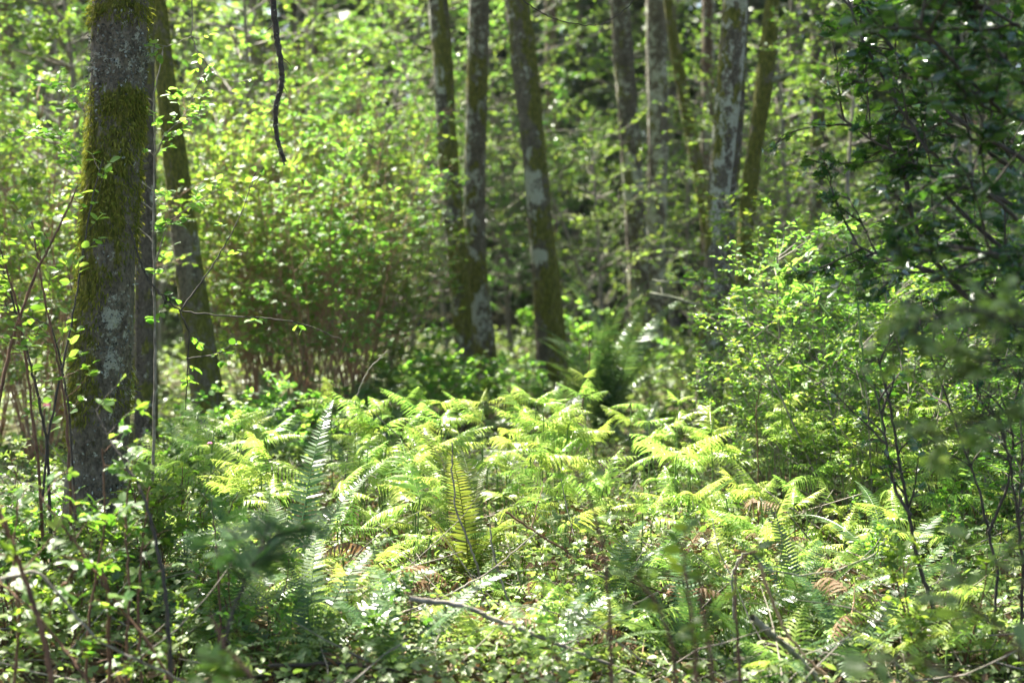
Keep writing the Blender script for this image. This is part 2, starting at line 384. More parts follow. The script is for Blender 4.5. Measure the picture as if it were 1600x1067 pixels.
# ------------------------------------------------------------------ woody growth
def grow(P0, D0, L, n, wander, trop, r):
    m = len(P0); P = np.empty((m, n, 3)); P[:, 0] = P0; d = nrm(D0); st = (L / (n - 1))[:, None]
    for i in range(1, n):
        P[:, i] = P[:, i - 1] + d * st
        d = nrm(d + r.normal(0, wander, (m, 3)) + np.array([0, 0, trop]))
    return P
def sprout(P, k, t0, t1, ang, r, flat=0):
    m, n, _ = P.shape
    t = r.uniform(t0, t1, (m, k)) * (n - 1); i = np.minimum(t.astype(int), n - 2); w = (t - i)[..., None]
    ii = np.arange(m)[:, None]
    Q = P[ii, i] * (1 - w) + P[ii, i + 1] * w; T = nrm(P[ii, i + 1] - P[ii, i])
    pr = nrm(np.cross(T, nrm(r.normal(0, 1, T.shape))))
    if flat: pr[..., 2] *= 1 - flat; pr = nrm(pr)
    a = ang + r.normal(0, .15, t.shape)[..., None]
    D = T * np.cos(a) + pr * np.sin(a)
    return Q.reshape(-1, 3), D.reshape(-1, 3), (t / (n - 1)).ravel()
def leaves_on(b, P, k, T, size, r, t0=.15, up=(0, 0, 1), jit=.45, droop=.15, out=.8):
    m, n, _ = P.shape
    t = np.sort(r.uniform(t0, 1, (m, k)), 1) * (n - 1); i = np.minimum(t.astype(int), n - 2); w = (t - i)[..., None]
    ii = np.arange(m)[:, None]
    Q = (P[ii, i] * (1 - w) + P[ii, i + 1] * w).reshape(-1, 3); Tn = nrm(P[ii, i + 1] - P[ii, i])
    sd = nrm(np.cross(Tn, np.array([0, 0, 1.]) + r.normal(0, .15, Tn.shape)))
    sg = np.where((np.arange(k)[None] + r.integers(0, 2, (m, 1))) % 2, 1., -1.)[..., None]
    D = Tn * r.uniform(.3, .9, (m, k, 1)) + sd * sg * out + r.normal(0, .2, Tn.shape) - np.array([0, 0, droop])
    D = D.reshape(-1, 3)
    b.inst(T, Q, basis(D, np.array(up, float), r, jit), size * r.uniform(.55, 1.2, len(Q)))

def shrub(seed, h, nst, spread, leaf, lsize, lmat, smat, br=7, tw=5, lv=7, rad=.008, trop=.05, flat=.5, wander=.12, brl=.38, twl=.4, base=.15, t0=.3, ang=.9):
    """canes + branches + twigs with leaves; returns stem mesh and foliage mesh, base at the origin"""
    r = np.random.default_rng(seed); sm, fm = MB(), MB()
    a = r.uniform(0, 6.28, nst); s = spread * np.sqrt(r.uniform(.05, 1, nst))
    D = np.stack([np.cos(a) * s, np.sin(a) * s, np.ones(nst)], -1); P0 = np.stack([np.cos(a) * base * s, np.sin(a) * base * s, np.full(nst, -.03)], -1)
    Ls = h * r.uniform(.6, 1.1, nst)
    C = grow(P0, D, Ls, 12, wander * .6, trop, r)
    sm.tubes(C, rad * (Ls / h)[:, None] * np.linspace(1, .35, 12)[None], 6)
    Q, Dq, t = sprout(C, br, t0, .98, ang, r, flat)
    Lb = np.repeat(Ls, br) * brl * (1.15 - .6 * t) * r.uniform(.6, 1.2, len(t))
    B = grow(Q, Dq, Lb, 7, wander, trop * .5, r)
    sm.tubes(B, rad * .45 * np.linspace(1, .35, 7)[None] * np.ones((len(B), 1)), 4)
    Q, Dq, t2 = sprout(B, tw, .15, 1, .8, r, flat)
    Lt = np.repeat(Lb, tw) * twl * r.uniform(.6, 1.2, len(t2))
    Tw = grow(Q, Dq, Lt, 4, wander, 0, r)
    sm.tubes(Tw, rad * .2 * np.linspace(1, .5, 4)[None] * np.ones((len(Tw), 1)), 3)
    leaves_on(fm, Tw, lv, leaf, lsize, r, .1); leaves_on(fm, B, max(2, lv // 2), leaf, lsize, r, .4)
    leaves_on(fm, C, 4, leaf, lsize, r, .75)
    return sm.mesh('stems', smat), fm.mesh('foliage', lmat, False)
def plant(name, look, noun, cat, pair, x, y, rz, sc, group, rel='below', label=None, z=None):
    o = thing(name, label, cat, (x, y, float(gz(x, y)) if z is None else z), rz, sc, group)
    put('stems', pair[0], o); put('foliage', pair[1], o)
    if label is None: auto(o, look, noun, (x, y), rel)
    return o

# ------------------------------------------------------------------ light through the canopy: gaps cut in the unseen crowns to put sun on chosen spots
PATCH = [(.0, 8.0, 1.3, 1.1, 1.1), (1.4, 7.7, 1.3, 1.2, 1.1), (2.7, 7.8, 1.0, 1.0, .9), (-1.2, 7.6, 1.1, .9, 1), (-.5, 6.0, 1.5, 1.0, 1.1), (1.1, 5.9, 1.3, .9, 1), (.95, 13.4, .9, .7, .8), (-1.7, 4.9, 1.3, .9, .8), (2.6, 4.4, .9, .7, .5), (3.3, 3.6, 1.2, 1.0, .8), (0, 5.2, 2.2, .6, .65), (-1.7, 12.6, 1.6, 1.0, .9), (-3, 8, .9, 1.2, .7), (-2.5, 7.2, .9, .9, .85), (-1.6, 5.2, .8, .6, .6), (.4, 4.9, .8, .4, .6),
         (-2.2, 11.0, 1.1, 1.3, .95), (-.8, 11.6, 1.0, 1.0, .85), (-3.6, 9.5, 1.2, 1.2, .8), (-2.6, 15.5, 2.2, 1.8, .9), (-5.5, 14.5, 2, 2.5, .7), (2.1, 10.0, .9, .8, .6), (3.6, 12.5, 1.5, 1.2, .55), (-.2, 15.2, 1, .7, .5),
         (-3.5, 21, 3.0, 2.4, .85), (1.5, 20.5, 1.6, 1.1, .5), (5, 18, 2, 2, .5), (-9, 22, 3, 4, .7), (0, 27, 4, 2, .5), (7, 27, 3, 3, .4)]
def lit(p):
    k = (p[:, 2] - .7) / SUND[2]
    g = p[:, :2] - SUND[None, :2] * k[:, None]
    v = np.zeros(len(g))
    for x, y, sx, sy, a in PATCH:
        v = np.maximum(v, a * np.clip(1.5 - ((g[:, 0] - x) / sx) ** 2 - ((g[:, 1] - y) / sy) ** 2, 0, 1))
    return v

# ------------------------------------------------------------------ trees with modelled trunks
TREES = {}
def tree(name, label, axis, d, mat, moss, lichen, height=14, seed=0, crown=None, slim=1.0, flakes=0, group=None, sides=36, hair=0, dy=0, burl=None, stubs=(), rough=.05):
    """axis: (px, py, width in px) down the photograph, at distance d"""
    r = np.random.default_rng(seed)
    ax = sorted(axis, key=lambda q: -q[1])
    P = np.array([at(q[0], q[1], d) for q in ax]); W_ = np.array([q[2] / F * d * .5 * slim for q in ax])
    n = len(P); P[:, 1] += dy * (P[:, 2]) + r.normal(0, .01, n)
    gx, gy = P[0, 0], P[0, 1]; g = float(gz(gx, gy))
    if P[0, 2] > g - .1:
        dr = (P[0] - P[1]) / max(1e-6, abs(P[1, 2] - P[0, 2])); k = P[0, 2] - (g - .15)
        P = np.vstack([P[0] + dr * k * .7 * np.array([1, 1, 0]) - np.array([0, 0, k]), P]); W_ = np.concatenate([[W_[0] * 1.05], W_])
    top = P[-1]; dr = (P[-1] - P[-3]) / (P[-1, 2] - P[-3, 2])
    for zz in np.arange(top[2] + 1.5, height + .1, 1.5):
        dr[:2] *= .75; P = np.vstack([P, P[-1] + dr * 1.5 + np.array([*r.normal(0, .05, 2), 0])]); W_ = np.append(W_, max(.03, W_[-1] * .88))
    z = np.concatenate([np.arange(P[0, 2], 4.6, .035), np.arange(4.6, P[-1, 2], .3)])
    ip = lambda c: np.interp(z, P[:, 2], c)
    def sm(a): return np.convolve(np.pad(a, 9, mode='edge'), np.ones(19) / 19, 'valid')
    cx, cy_, rr = ip(P[:, 0]), ip(P[:, 1]), ip(W_)
    low = z < 4.4; k = low.sum()
    for c in (cx, cy_): c[:k] = np.where(np.arange(k) > 0, sm(c[:k]), c[:k])
    base = np.array([cx[0], cy_[0], g])
    rr = rr * (1 + .45 * np.clip((.45 - (z - g)) / .5, 0, 1) ** 2)
    a = np.linspace(0, 2 * np.pi, sides, endpoint=False)
    V = np.empty((len(z), sides, 3)); ms = np.zeros((len(z), sides)); lc = np.zeros((len(z), sides))
    o3 = r.uniform(0, 50, 3)
    for i in range(len(z)):
        for j in range(sides):
            ca, sa = math.cos(a[j]), math.sin(a[j])
            q = Vector((ca * 1.1 + o3[0], sa * 1.1 + o3[1], z[i] * 1.4 + o3[2]))
            f = 1 + rough * 1.3 * noise.noise(q) + rough * .8 * noise.noise(Vector((ca * rr[i] * 22 + o3[0], sa * rr[i] * 22, z[i] * 9)))
            u = noise.noise(Vector((ca * .9 + o3[1], sa * .9, z[i] * 1.9 + o3[0])))
            ms[i, j] = moss(z[i], ca, sa, u); lc[i, j] = lichen(z[i], ca, sa, u)
            f += .06 * max(0, min(1, ms[i, j])) * (.6 + noise.noise(Vector((ca * 6 + 3, sa * 6, z[i] * 14))))
            if burl:
                e = math.exp(-((z[i] - burl[0]) / burl[1]) ** 2) * max(0, -sa) ** 4
                f += .12 * e
            V[i, j] = (cx[i] + ca * rr[i] * f, cy_[i] + sa * rr[i] * f, z[i])
    nz = len(z); b = MB()
    i = np.arange(nz - 1)[:, None] * sides; j = np.arange(sides)[None]; j2 = (j + 1) % sides
    b.add(V - base, [np.stack([i + j, i + j2, i + sides + j2, i + sides + j], -1).reshape(-1, 4)])
    me = b.mesh('trunk', mat)
    for nm, arr in (('moss', ms), ('lichen', lc)):
        at_ = me.attributes.new(nm, 'FLOAT', 'POINT'); at_.data.foreach_set('value', arr.astype(np.float32).ravel())
    o = thing(name, label, 'tree', base, 0, 1, group)
    tr = put('trunk', me, o)
    if hair:
        ok = np.argwhere((ms > .35) & (z < 4.4)[:, None]); w = ms[ok[:, 0], ok[:, 1]]
        if len(ok):
            pk = ok[r.choice(len(ok), hair, p=np.maximum(w, .01) / np.maximum(w, .01).sum())]
            pp = V[pk[:, 0], pk[:, 1]] - base; an = a[pk[:, 1]]
            nn = np.stack([np.cos(an), np.sin(an), np.zeros(hair)], -1)
            tt = np.stack([-np.sin(an), np.cos(an), np.zeros(hair)], -1)
            pp += r.normal(0, .012, (hair, 3)) * np.array([1, 1, 1.4]) + nn * -.004
            dd = nn * r.uniform(.15, .7, (hair, 1)) + np.array([0, 0, -1]) * r.uniform(.3, 1.1, (hair, 1)) + r.normal(0, .25, (hair, 3))
            hb = MB(); hb.inst(NARROW, pp, basis(dd, nn, r, .3), r.uniform(.012, .036, hair))
            put('moss', hb.mesh('moss', M['mosshair'], False), tr)
    if flakes:
        wt = np.clip(lc * 1.2 - ms * .7 + .35 + .5 * np.exp(-((z - CH - (HZ - 110) / F * d) / .22) ** 2)[:, None], .0, 1) ** 2 * (z < 3.6)[:, None]
        pk = np.unravel_index(r.choice(wt.size, flakes, p=(wt / wt.sum()).ravel()), wt.shape)
        pp = V[pk] - base; an = a[pk[1]]; nn = np.stack([np.cos(an), np.sin(an), np.zeros(flakes)], -1)
        pp += r.normal(0, .008, (flakes, 3)) * np.array([1, 1, 2])
        hb = MB(); hb.inst(LEAF, pp - nn * .002, basis(r.normal(0, 1, (flakes, 3)) + nn * .5, nn, r, .45), r.uniform(.007, .02, flakes))
        put('lichen', hb.mesh('lichen', M['flake'], False), tr)
    for (zs, side, Ls, rs, el) in stubs:
        kz = int(np.argmin(np.abs(z - zs)))
        s0 = np.array([cx[kz], cy_[kz], z[kz]]) - base
        D = np.array([[math.cos(side) * math.cos(el), math.sin(side) * math.cos(el), math.sin(el)]])
        G = grow(s0[None], D, np.array([Ls]), 9, .12, -.02, r)
        sb = MB(); sb.tubes(G, np.linspace(rs, rs * .4, 9)[None], 8)
        put('limb', sb.mesh('limb', M['mossstick']), o)
    if crown:
        cr, z0, z1, ncl = crown
        tp = np.array([cx[-1], cy_[-1], 0]); limb = MB(); lf = MB()
        zz = r.uniform(z0, z1, 9); ii = [int(np.argmin(np.abs(z - q))) for q in zz]
        Q = np.stack([cx[ii], cy_[ii], z[ii]], -1); an = r.uniform(0, 6.28, 9)
        G = grow(Q, np.stack([np.cos(an), np.sin(an), np.full(9, .45)], -1), np.full(9, cr * .95), 9, .1, .02, r)
        limb.tubes(G - base, np.linspace(.05, .01, 9)[None] * np.ones((9, 1)), 6)
        put('limb', limb.mesh('limb', M['greystem']), o)
        cen = r.normal(0, 1, (ncl, 3)); cen = nrm(cen) * r.uniform(.2, 1, (ncl, 1)) ** .5
        cen = cen * np.array([cr, cr, (z1 - z0) / 2]) + tp + np.array([0, 0, (z0 + z1) / 2])
        keep = r.random(ncl) > .17 + lit(cen) * .85  # leaf clumps dropped where they would shade the chosen sun spots
        cen = cen[keep]
        pp = (cen[:, None] + r.normal(0, .22, (len(cen), 26, 3)) * np.array([1, 1, .6])).reshape(-1, 3)
        lf.inst(LEAF, pp - base, basis(r.normal(0, 1, pp.shape) * np.array([1, 1, .4]), np.array([0, 0, 1.]), r, .6), r.uniform(.10, .18, len(pp)))
        put('crown', lf.mesh('crown', M['crown'], False), o)
    TREES[name + str(len(TREES))] = o
    return o

def band(v, c, w): return math.exp(-((v - c) / w) ** 2)
def zof(py, d): return CH - (py - HZ) / F * d
D1 = 6.7
def moss1(z, ca, sa, u):
    v = .15 + .35 * u
    v += .75 * band(z, zof(320, D1), .42) + .75 * band(z, zof(165, D1), .07) * (1 if ca > -.3 else .2) + .45 * band(z, zof(620, D1), .2) + .6 * band(z, zof(20, D1), .05)
    v += -.25 * ca * (1 if z < 2.1 else .2)
    v -= 1.2 * band(z, zof(395, D1), .05) * band(ca, .15, .3) * (sa < 0) + .9 * band(z, zof(530, D1), .2) * band(ca, .55, .35) * (sa < 0)
    v -= .5 * band(z, zof(100, D1), .12) + .3 * band(z, .5, .3)
    return v
def lich1(z, ca, sa, u):
    v = .05 + .25 * u
    if sa < 0.2:
        v += .7 * band(z, zof(500, D1), .07) * band(ca, .52, .3) + .7 * band(z, zof(562, D1), .06) * band(ca, .5, .25) + .8 * band(z, zof(246, D1), .05) * band(ca, .45, .16)
        v += .12 * band(z, zof(100, D1), .18) + .5 * band(z, zof(850, D1), .15) * band(ca, .6, .4) + .4 * band(z, zof(190, D1), .04) * band(ca, -.2, .5)
    return v
tree('mossy_tree', 'thick foreground trunk with green moss and pale lichen patches', [(190, -40, 97), (189, 0, 95), (184, 150, 90), (180, 250, 91), (171, 350, 92), (166, 450, 93), (160, 550, 94), (154, 650, 98), (147, 800, 106), (141, 955, 118)],
     D1, M['bark'], moss1, lich1, 15, 1, (4.6, 9, 15, 330), sides=72, hair=16000, burl=(zof(395, D1), .06), rough=.085, slim=.9, flakes=5200, stubs=((1.25, -1.9, .07, .012, .2), (2.35, -.6, .05, .01, .3)))
mossyA = lambda z, ca, sa, u: .6 + .6 * u + .25 * (z > 1.9) - .35 * band(z, 1.75, .35)
lichA = lambda z, ca, sa, u: .12 + .5 * u
tree('mossy_tree', 'thin leaning mossy trunk just right of the thick foreground trunk', [(243, -40, 22), (246, 0, 24), (256, 100, 28), (268, 200, 34), (279, 290, 38), (292, 400, 42), (304, 480, 44), (318, 570, 47), (328, 640, 50), (337, 705, 55)],
     11.8, M['bark'], mossyA, lichA, 14, 2, (4.2, 8.5, 14, 260), hair=3500, rough=.07)
tree('slender_tree', 'slim dark straight trunk tucked behind the thick foreground trunk', [(226, -40, 27), (228, 150, 28), (230, 300, 29), (229, 450, 31), (227, 650, 36)],
     10.2, M['barkdark'], lambda z, ca, sa, u: .3 + .5 * u, lichA, 12, 3, (3.4, 8, 12, 150))
def blotch(p): return lambda z, ca, sa, u: p + .75 * u
def pairL(z, ca, sa, u):
    return .3 + .45 * u + .6 * band(z, zof(85, 17), .22) + .6 * band(z, zof(245, 17), .2) + .5 * band(z, zof(420, 17), .3) + .4 * band(z, zof(500, 17), .2) + .25 * (ca > 0)
tree('paired_tree', 'left one of the paired trunks, banded with moss and white lichen', [(682, -40, 30), (684, 0, 31), (692, 100, 31), (697, 200, 31), (703, 280, 31), (711, 370, 31), (718, 450, 30), (726, 550, 31), (731, 630, 33)],
     17, M['barkdark'], pairL, lambda z, ca, sa, u: .4 + .6 * u - .25 * ca, 15, 4, (4.5, 9, 15, 300))
tree('paired_tree', 'right one of the paired trunks, greyer with less moss', [(749, -40, 33), (749, 0, 33), (745, 150, 33), (742, 280, 33), (741, 360, 34), (744, 430, 35), (751, 500, 36), (760, 580, 38), (764, 625, 44)],
     17.4, M['barkmid'], lambda z, ca, sa, u: .25 + .45 * u + .55 * band(z, zof(125, 17), .2) + .5 * band(z, zof(430, 17), .25) + .45 * band(z, zof(560, 17), .25), lambda z, ca, sa, u: .38 + .5 * u - .12 * ca + .4 * band(z, zof(480, 17), .3), 15, 5, (4.5, 9, 15, 300))
tree('mossy_tree', 'moss coated middle trunk with white lichen patch, right of the paired trunks', [(803, -40, 44), (807, 0, 44), (817, 80, 45), (826, 160, 45), (834, 240, 44), (843, 330, 43), (850, 400, 45), (856, 460, 48), (860, 520, 52), (862, 600, 56)],
     16.8, M['barkmid'], lambda z, ca, sa, u: .52 + .5 * u + .35 * ca - .6 * band(z, zof(300, 17), .2) * (ca < .35) - .5 * band(z, zof(400, 17), .1) * (ca < .2) + .5 * band(z, zof(470, 17), .4),
     lambda z, ca, sa, u: .2 + .35 * u + .5 * band(z, zof(300, 17), .25) * (ca < .5) + .45 * band(z, zof(400, 17), .16) * (ca < .3), 16, 6, (4.8, 10, 16, 330), hair=4000, rough=.08, slim=.86)
tree('grey_tree', 'straight grey trunk rising behind the big dark sword fern', [(966, -40, 30), (968, 0, 31), (975, 100, 32), (983, 200, 33), (990, 300, 33), (996, 400, 33), (1001, 500, 35), (1003, 570, 38)],
     21, M['barkdark'], lambda z, ca, sa, u: .2 + .5 * u, lambda z, ca, sa, u: .25 + .5 * u + .6 * band(z, zof(285, 21), .25), 15, 7, (4.4, 9, 15, 240))
tree('grey_tree', 'pale grey trunk close behind and right of the straight grey trunk', [(1025, -40, 33), (1026, 100, 33), (1028, 200, 33), (1027, 300, 31), (1024, 400, 31), (1021, 560, 34)],
     23, M['barkmid'], lambda z, ca, sa, u: .15 + .5 * u, lambda z, ca, sa, u: .42 + .5 * u, 15, 8, (4.2, 9, 15, 220))
tree('lichen_tree', 'lichen spotted trunk in front at right, leaning slightly left at its foot', [(1152, -40, 42), (1149, 0, 41), (1143, 80, 40), (1137, 160, 39), (1128, 240, 37), (1121, 320, 34), (1118, 430, 33), (1108, 540, 32), (1098, 640, 30), (1096, 690, 34)],
     12.9, M['barkmid'], lambda z, ca, sa, u: .36 + .5 * u - .1 * ca, lambda z, ca, sa, u: .48 + .6 * u, 14, 9, (4.4, 9, 14, 260), rough=.07, hair=1600, flakes=1800)
tree('lichen_tree', 'narrow companion trunk tight against the right of the lichen spotted trunk', [(1163, -40, 19), (1160, 0, 20), (1156, 100, 21), (1150, 220, 20), (1140, 330, 19), (1132, 450, 18), (1124, 560, 18), (1118, 680, 20)],
     13.6, M['barkdark'], lambda z, ca, sa, u: .3 + .5 * u, lambda z, ca, sa, u: .2 + .5 * u, 11, 10, (3, 7.5, 11, 120))
tree('sunlit_tree', 'sunlit thin trunk left of the lichen spotted trunk top', [(1107, -40, 20), (1106, 100, 19), (1104, 220, 19), (1103, 400, 19), (1100, 560, 20)], 24.5, M['barkred'], blotch(.05), blotch(.3), 15, 11, (3.5, 9, 15, 160))
tree('mossy_tree', 'gold mossy thin trunk with knobbly side stub, right of lichen spotted trunk', [(1213, -40, 21), (1208, 0, 22), (1202, 60, 25), (1196, 120, 28), (1189, 170, 25), (1179, 230, 23), (1171, 300, 24), (1163, 400, 25), (1157, 500, 26), (1153, 620, 28)],
     15.6, M['bark'], lambda z, ca, sa, u: .85 + .4 * u, blotch(0), 13, 12, (3.8, 8.5, 13, 200), hair=2600, stubs=[(zof(130, 15.6), -.3, .35, .05, .1)], rough=.1)
tree('leaning_tree', 'short leaning mossy trunk between grey trunk and lichen spotted trunk', [(1040, -40, 15), (1050, 40, 17), (1062, 120, 19), (1076, 190, 20), (1090, 260, 20), (1104, 340, 20), (1118, 430, 21), (1128, 560, 22)], 21.5, M['bark'], lambda z, ca, sa, u: .75 + .4 * u, blotch(.1), 11, 13, (3, 8, 11, 100), rough=.09)
tree('dark_tree', 'dark knotty trunk behind the upper left edge of the holly', [(1281, -40, 25), (1279, 60, 24), (1277, 160, 23), (1275, 300, 22), (1273, 460, 23), (1272, 600, 26)], 18.5, M['barkdark'], lambda z, ca, sa, u: .35 + .5 * u, blotch(.22), 14, 14, (4, 9, 14, 200), stubs=[(2.9, .1, .5, .03, -.2)])
far = [(9, 24, 24, 'barkred', 'reddish brown trunk at the far left edge'), (76, 13, 30, 'barkdark', 'thin dark distant trunk left of the foreground trunk, outer one'), (118, 16, 31, 'barkdark', 'thin dark distant trunk left of the foreground trunk, inner one'),
       (401, 21, 27, 'bark', 'distant mossy trunk behind the dangling dead branch'), (492, 24, 30, 'barkred', 'distant brown trunk above the cane thicket'), (862, 17, 30, 'barkred', 'distant brown trunk just right of the moss coated trunk'),
       (905, 12, 36, 'barkdark', 'thin distant trunk halfway from moss coated trunk to grey trunk'), (1052, 15, 34, 'barkdark', 'thin dark distant trunk beside the pale grey trunk'), (1238, 15, 30, 'barkdark', 'distant dark trunk right of the gold mossy trunk'),
       (1330, 18, 29, 'barkdark', 'distant dark trunk seen through the holly top, left one'), (1425, 17, 33, 'barkred', 'distant brown trunk seen through the holly top, middle one'), (1538, 34, 27, 'barkred', 'wide sunlit brown trunk behind the holly'), (625, 16, 33, 'barkdark', 'thin dark distant trunk left of the paired trunks'), (560, 12, 36, 'barkdark', 'slimmest distant trunk above the cane thicket')]
for k, (px, w, d, mt, lb) in enumerate(far):
    x0 = R.normal(0, 4)
    tree('distant_tree', lb, [(px + x0, -40, w), (px + x0 * .5, 100, w), (px, 250, w * 1.03), (px - x0 * .3, 400, w * 1.06), (px - x0 * .5, 520, w * 1.15)], d, M[mt], blotch(.25), blotch(.15), 17, 40 + k, (4, 10, 17, 130), group='distant trunks in the background', sides=16)
# unseen trees added outside the frame so their crowns shade the clearing
for k, (x, y, w) in enumerate(((-5.2, 10.5, .3), (-7.5, 15.5, .34), (-4.6, 17.8, .28), (-9.5, 22, .36), (5.6, 12.5, .3), (-3.4, 4.5, .3), (6.5, 19, .3), (3.6, 6.6, .22))):
    px, w_ = 800 + x / y * F, w / y * F
    tree('added_shade_tree', f"tall leafy tree added for shade outside the {['left', 'left', 'left', 'left', 'right', 'left', 'right', 'right'][k]} edge of view", [(px, -100, w_ * .9), (px, 100, w_), (px, 300, w_ * 1.05), (px, HZ + 1.5 * F / y, w_ * 1.2)], y, M['bark'], blotch(.4), blotch(.2), 15, 70 + k, (4.8, 8.5, 15, 380), group='added shade trees outside the frame', sides=14)

# ------------------------------------------------------------------ background forest
def conifer(seed, h, nl):
    r = np.random.default_rng(seed); tb, fb, db = MB(), MB(), MB()
    n = 20; z = np.linspace(-.2, h, n); P = np.stack([.15 * np.sin(z * .3), .1 * np.cos(z * .4), z], -1); rad = np.linspace(.2, .02, n); tb.tube(P, rad, 10)
    zb = np.sort(r.uniform(.8, h * .98, nl)); an = r.uniform(0, 6.28, nl)
    Lb = (2.9 * (1 - zb / h) ** .7 + .3) * r.uniform(.6, 1.15, nl)
    Q = np.stack([.15 * np.sin(zb * .3), .1 * np.cos(zb * .4), zb], -1)
    B = grow(Q, np.stack([np.cos(an), np.sin(an), r.uniform(-.25, .15, nl)], -1), Lb, 8, .06, -.06, r)
    fb.tubes(B, np.linspace(.018, .004, 8)[None] * np.ones((nl, 1)), 3)
    leaves_on(fb, B, 22, FEATHER, .55, r, .1, jit=.4, droop=.4, out=.7)
    return tb.mesh('trunk', M['barkdark']), fb.mesh('foliage', M['needle'], False)
CON = [conifer(500 + i, h, n) for i, (h, n) in enumerate(((15, 95), (18, 120), (12, 80)))]
def conif(x, y, sc, k):
    o = thing('conifer_tree', None, 'conifer', (x, y, float(gz(x, y))), R.uniform(0, 6.28), sc, 'dark conifers in the background')
    put('trunk', CON[k][0], o); put('foliage', CON[k][1], o)
    auto(o, ['drooping dark', 'tall dark', 'smaller dark'][k], 'conifer', (x, y), 'far behind')
def scatter(n, y0, y1, gap, pts, edge=.39, pad=1.0, p=1.0):
    out = []
    for _ in range(4000):
        if len(out) >= n: break
        y = y0 + (y1 - y0) * R.random() ** p; x = R.uniform(-1, 1) * (edge * y + pad)
        if all((x - a) ** 2 + (y - b) ** 2 > gap ** 2 for a, b in out + pts): out.append((x, y))
    return out
cpts = scatter(44, 33, 60, 2.4, [])
for x, y in cpts: conif(x, y, R.uniform(.85, 1.2), R.integers(3))
# leafy understorey trees
def leafy(seed, h, lmat, lsize, nb=38, crown0=.12):
    r = np.random.default_rng(seed); tb, fb = MB(), MB()
    C = grow(np.array([[0, 0, -.1]]), np.array([[r.normal(0, .15), r.normal(0, .15), 1]]), np.array([h]), 16, .07, .03, r)
    tb.tubes(C, np.linspace(.05, .012, 16)[None], 8)
    Q, D, t = sprout(C, nb, crown0, .98, 1.2, r, .55)
    Lb = h * .36 * (1.1 - .6 * t) * r.uniform(.6, 1.2, len(t))
    B = grow(Q, D, Lb, 9, .1, .02, r); tb.tubes(B, np.linspace(.016, .004, 9)[None] * np.ones((len(B), 1)), 4)
    Q, D, _ = sprout(B, 7, .2, 1, .8, r, .7)
    Tw = grow(Q, D, np.repeat(Lb, 7) * .36 * r.uniform(.6, 1.2, len(Q)), 4, .12, -.02, r)
    tb.tubes(Tw, np.linspace(.004, .002, 4)[None] * np.ones((len(Tw), 1)), 3)
    leaves_on(fb, Tw, 15, LEAF, lsize, r, .05, jit=.55); leaves_on(fb, B, 8, LEAF, lsize, r, .5, jit=.5)
    return tb.mesh('trunk', M['greystem']), fb.mesh('crown', lmat, False)
LFY = [leafy(520, 6.5, M['lime'], .066), leafy(521, 5.5, M['salmon'], .064), leafy(522, 7.5, M['lime'], .068), leafy(523, 5, M['deep'], .066), leafy(524, 7, M['deep'], .068)]
def leafyt(x, y, k, sc, look=None):
    o = thing('understorey_tree', None, 'small tree', (x, y, float(gz(x, y))), R.uniform(0, 6.28), sc, 'leafy understorey trees')
    put('trunk', LFY[k][0], o); put('crown', LFY[k][1], o)
    auto(o, look or ['lime leaved', 'fresh green', 'tall lime leaved', 'low deep green', 'tall deep green'][k], 'understorey tree', (x, y), 'behind')
trunkpts = [((px - 800) / F * d, d) for px, d in ((720, 17), (760, 17.4), (850, 16.8), (995, 21), (1024, 23), (1110, 13), (1165, 15.6), (1275, 18.5), (320, 11.8))]
fixed = [(420, 20, 0, 1.0), (560, 21, 2, 1), (640, 22.5, 0, 1.05), (330, 17, 2, .95), (480, 16.5, 0, .9), (110, 15, 1, 1), (30, 18, 0, 1), (180, 21, 2, 1), (610, 18.6, 1, .8), (900, 24, 3, 1), (800, 25, 3, 1.1), (930, 20, 1, .7), (1300, 17.2, 0, .8), (1330, 14.2, 1, .75), (1420, 16, 3, .9), (1500, 18, 1, 1), (700, 26, 0, 1.1), (1080, 26, 1, 1), (1180, 20, 1, .9), (1560, 21, 3, 1.1), (250, 24, 0, 1.1), (980, 27, 1, 1.1), (1120, 28, 0, 1.1), (1220, 25, 1, 1), (860, 29, 2, 1.2), (1310, 24, 1, 1), (1050, 31, 0, 1.2), (760, 30, 0, 1.2), (945, 23, 4, .9), (370, 26, 2, 1.1), (520, 28, 2, 1.2)]
lp = []
for px, d, k, sc in fixed:
    x = (px - 800) / F * d; lp.append((x, d)); leafyt(x, d, k, sc)
for x, y in scatter(26, 24, 36, 2.0, lp + trunkpts): leafyt(x, y, int(R.choice([0, 1, 2, 3, 4], p=[.25, .2, .25, .15, .15])) if x < 0 else int(R.choice([1, 3, 4], p=[.3, .35, .35])), R.uniform(.8, 1.15))

# the far wood that closes the view: foliage clumps and sprays at 40 to 75 m
def far_wood(name, side, mat, label):
    r = np.random.default_rng(88 + side); nc = 3000
    y = r.uniform(40, 75, nc); x = (r.uniform(-.55, .07, nc) if side < 0 else r.uniform(.03, .55, nc)) * (y + 6); z = r.uniform(0, 1, nc) ** .7 * 20
    cen = np.stack([x, y, z], -1); k = 24
    pp = (cen[:, None] + r.normal(0, .75, (nc, k, 3))).reshape(-1, 3); b = MB()
    b.inst(LEAF, pp, basis(r.normal(0, 1, pp.shape) * np.array([1, 1, .5]), np.array([0, 0, 1.]), r, .6), r.uniform(.25, .55, len(pp)))
    o = place_kind(name, 'stuff', b.mesh(name, M[mat], False)); o['label'] = label; o['category'] = 'woodland'
far_wood('far_wood', -1, 'crown', 'hazy green mass of distant foliage closing the view at left and centre')
far_wood('far_wood', 1, 'needle', 'dim brown green mass of distant conifers closing the view at right')

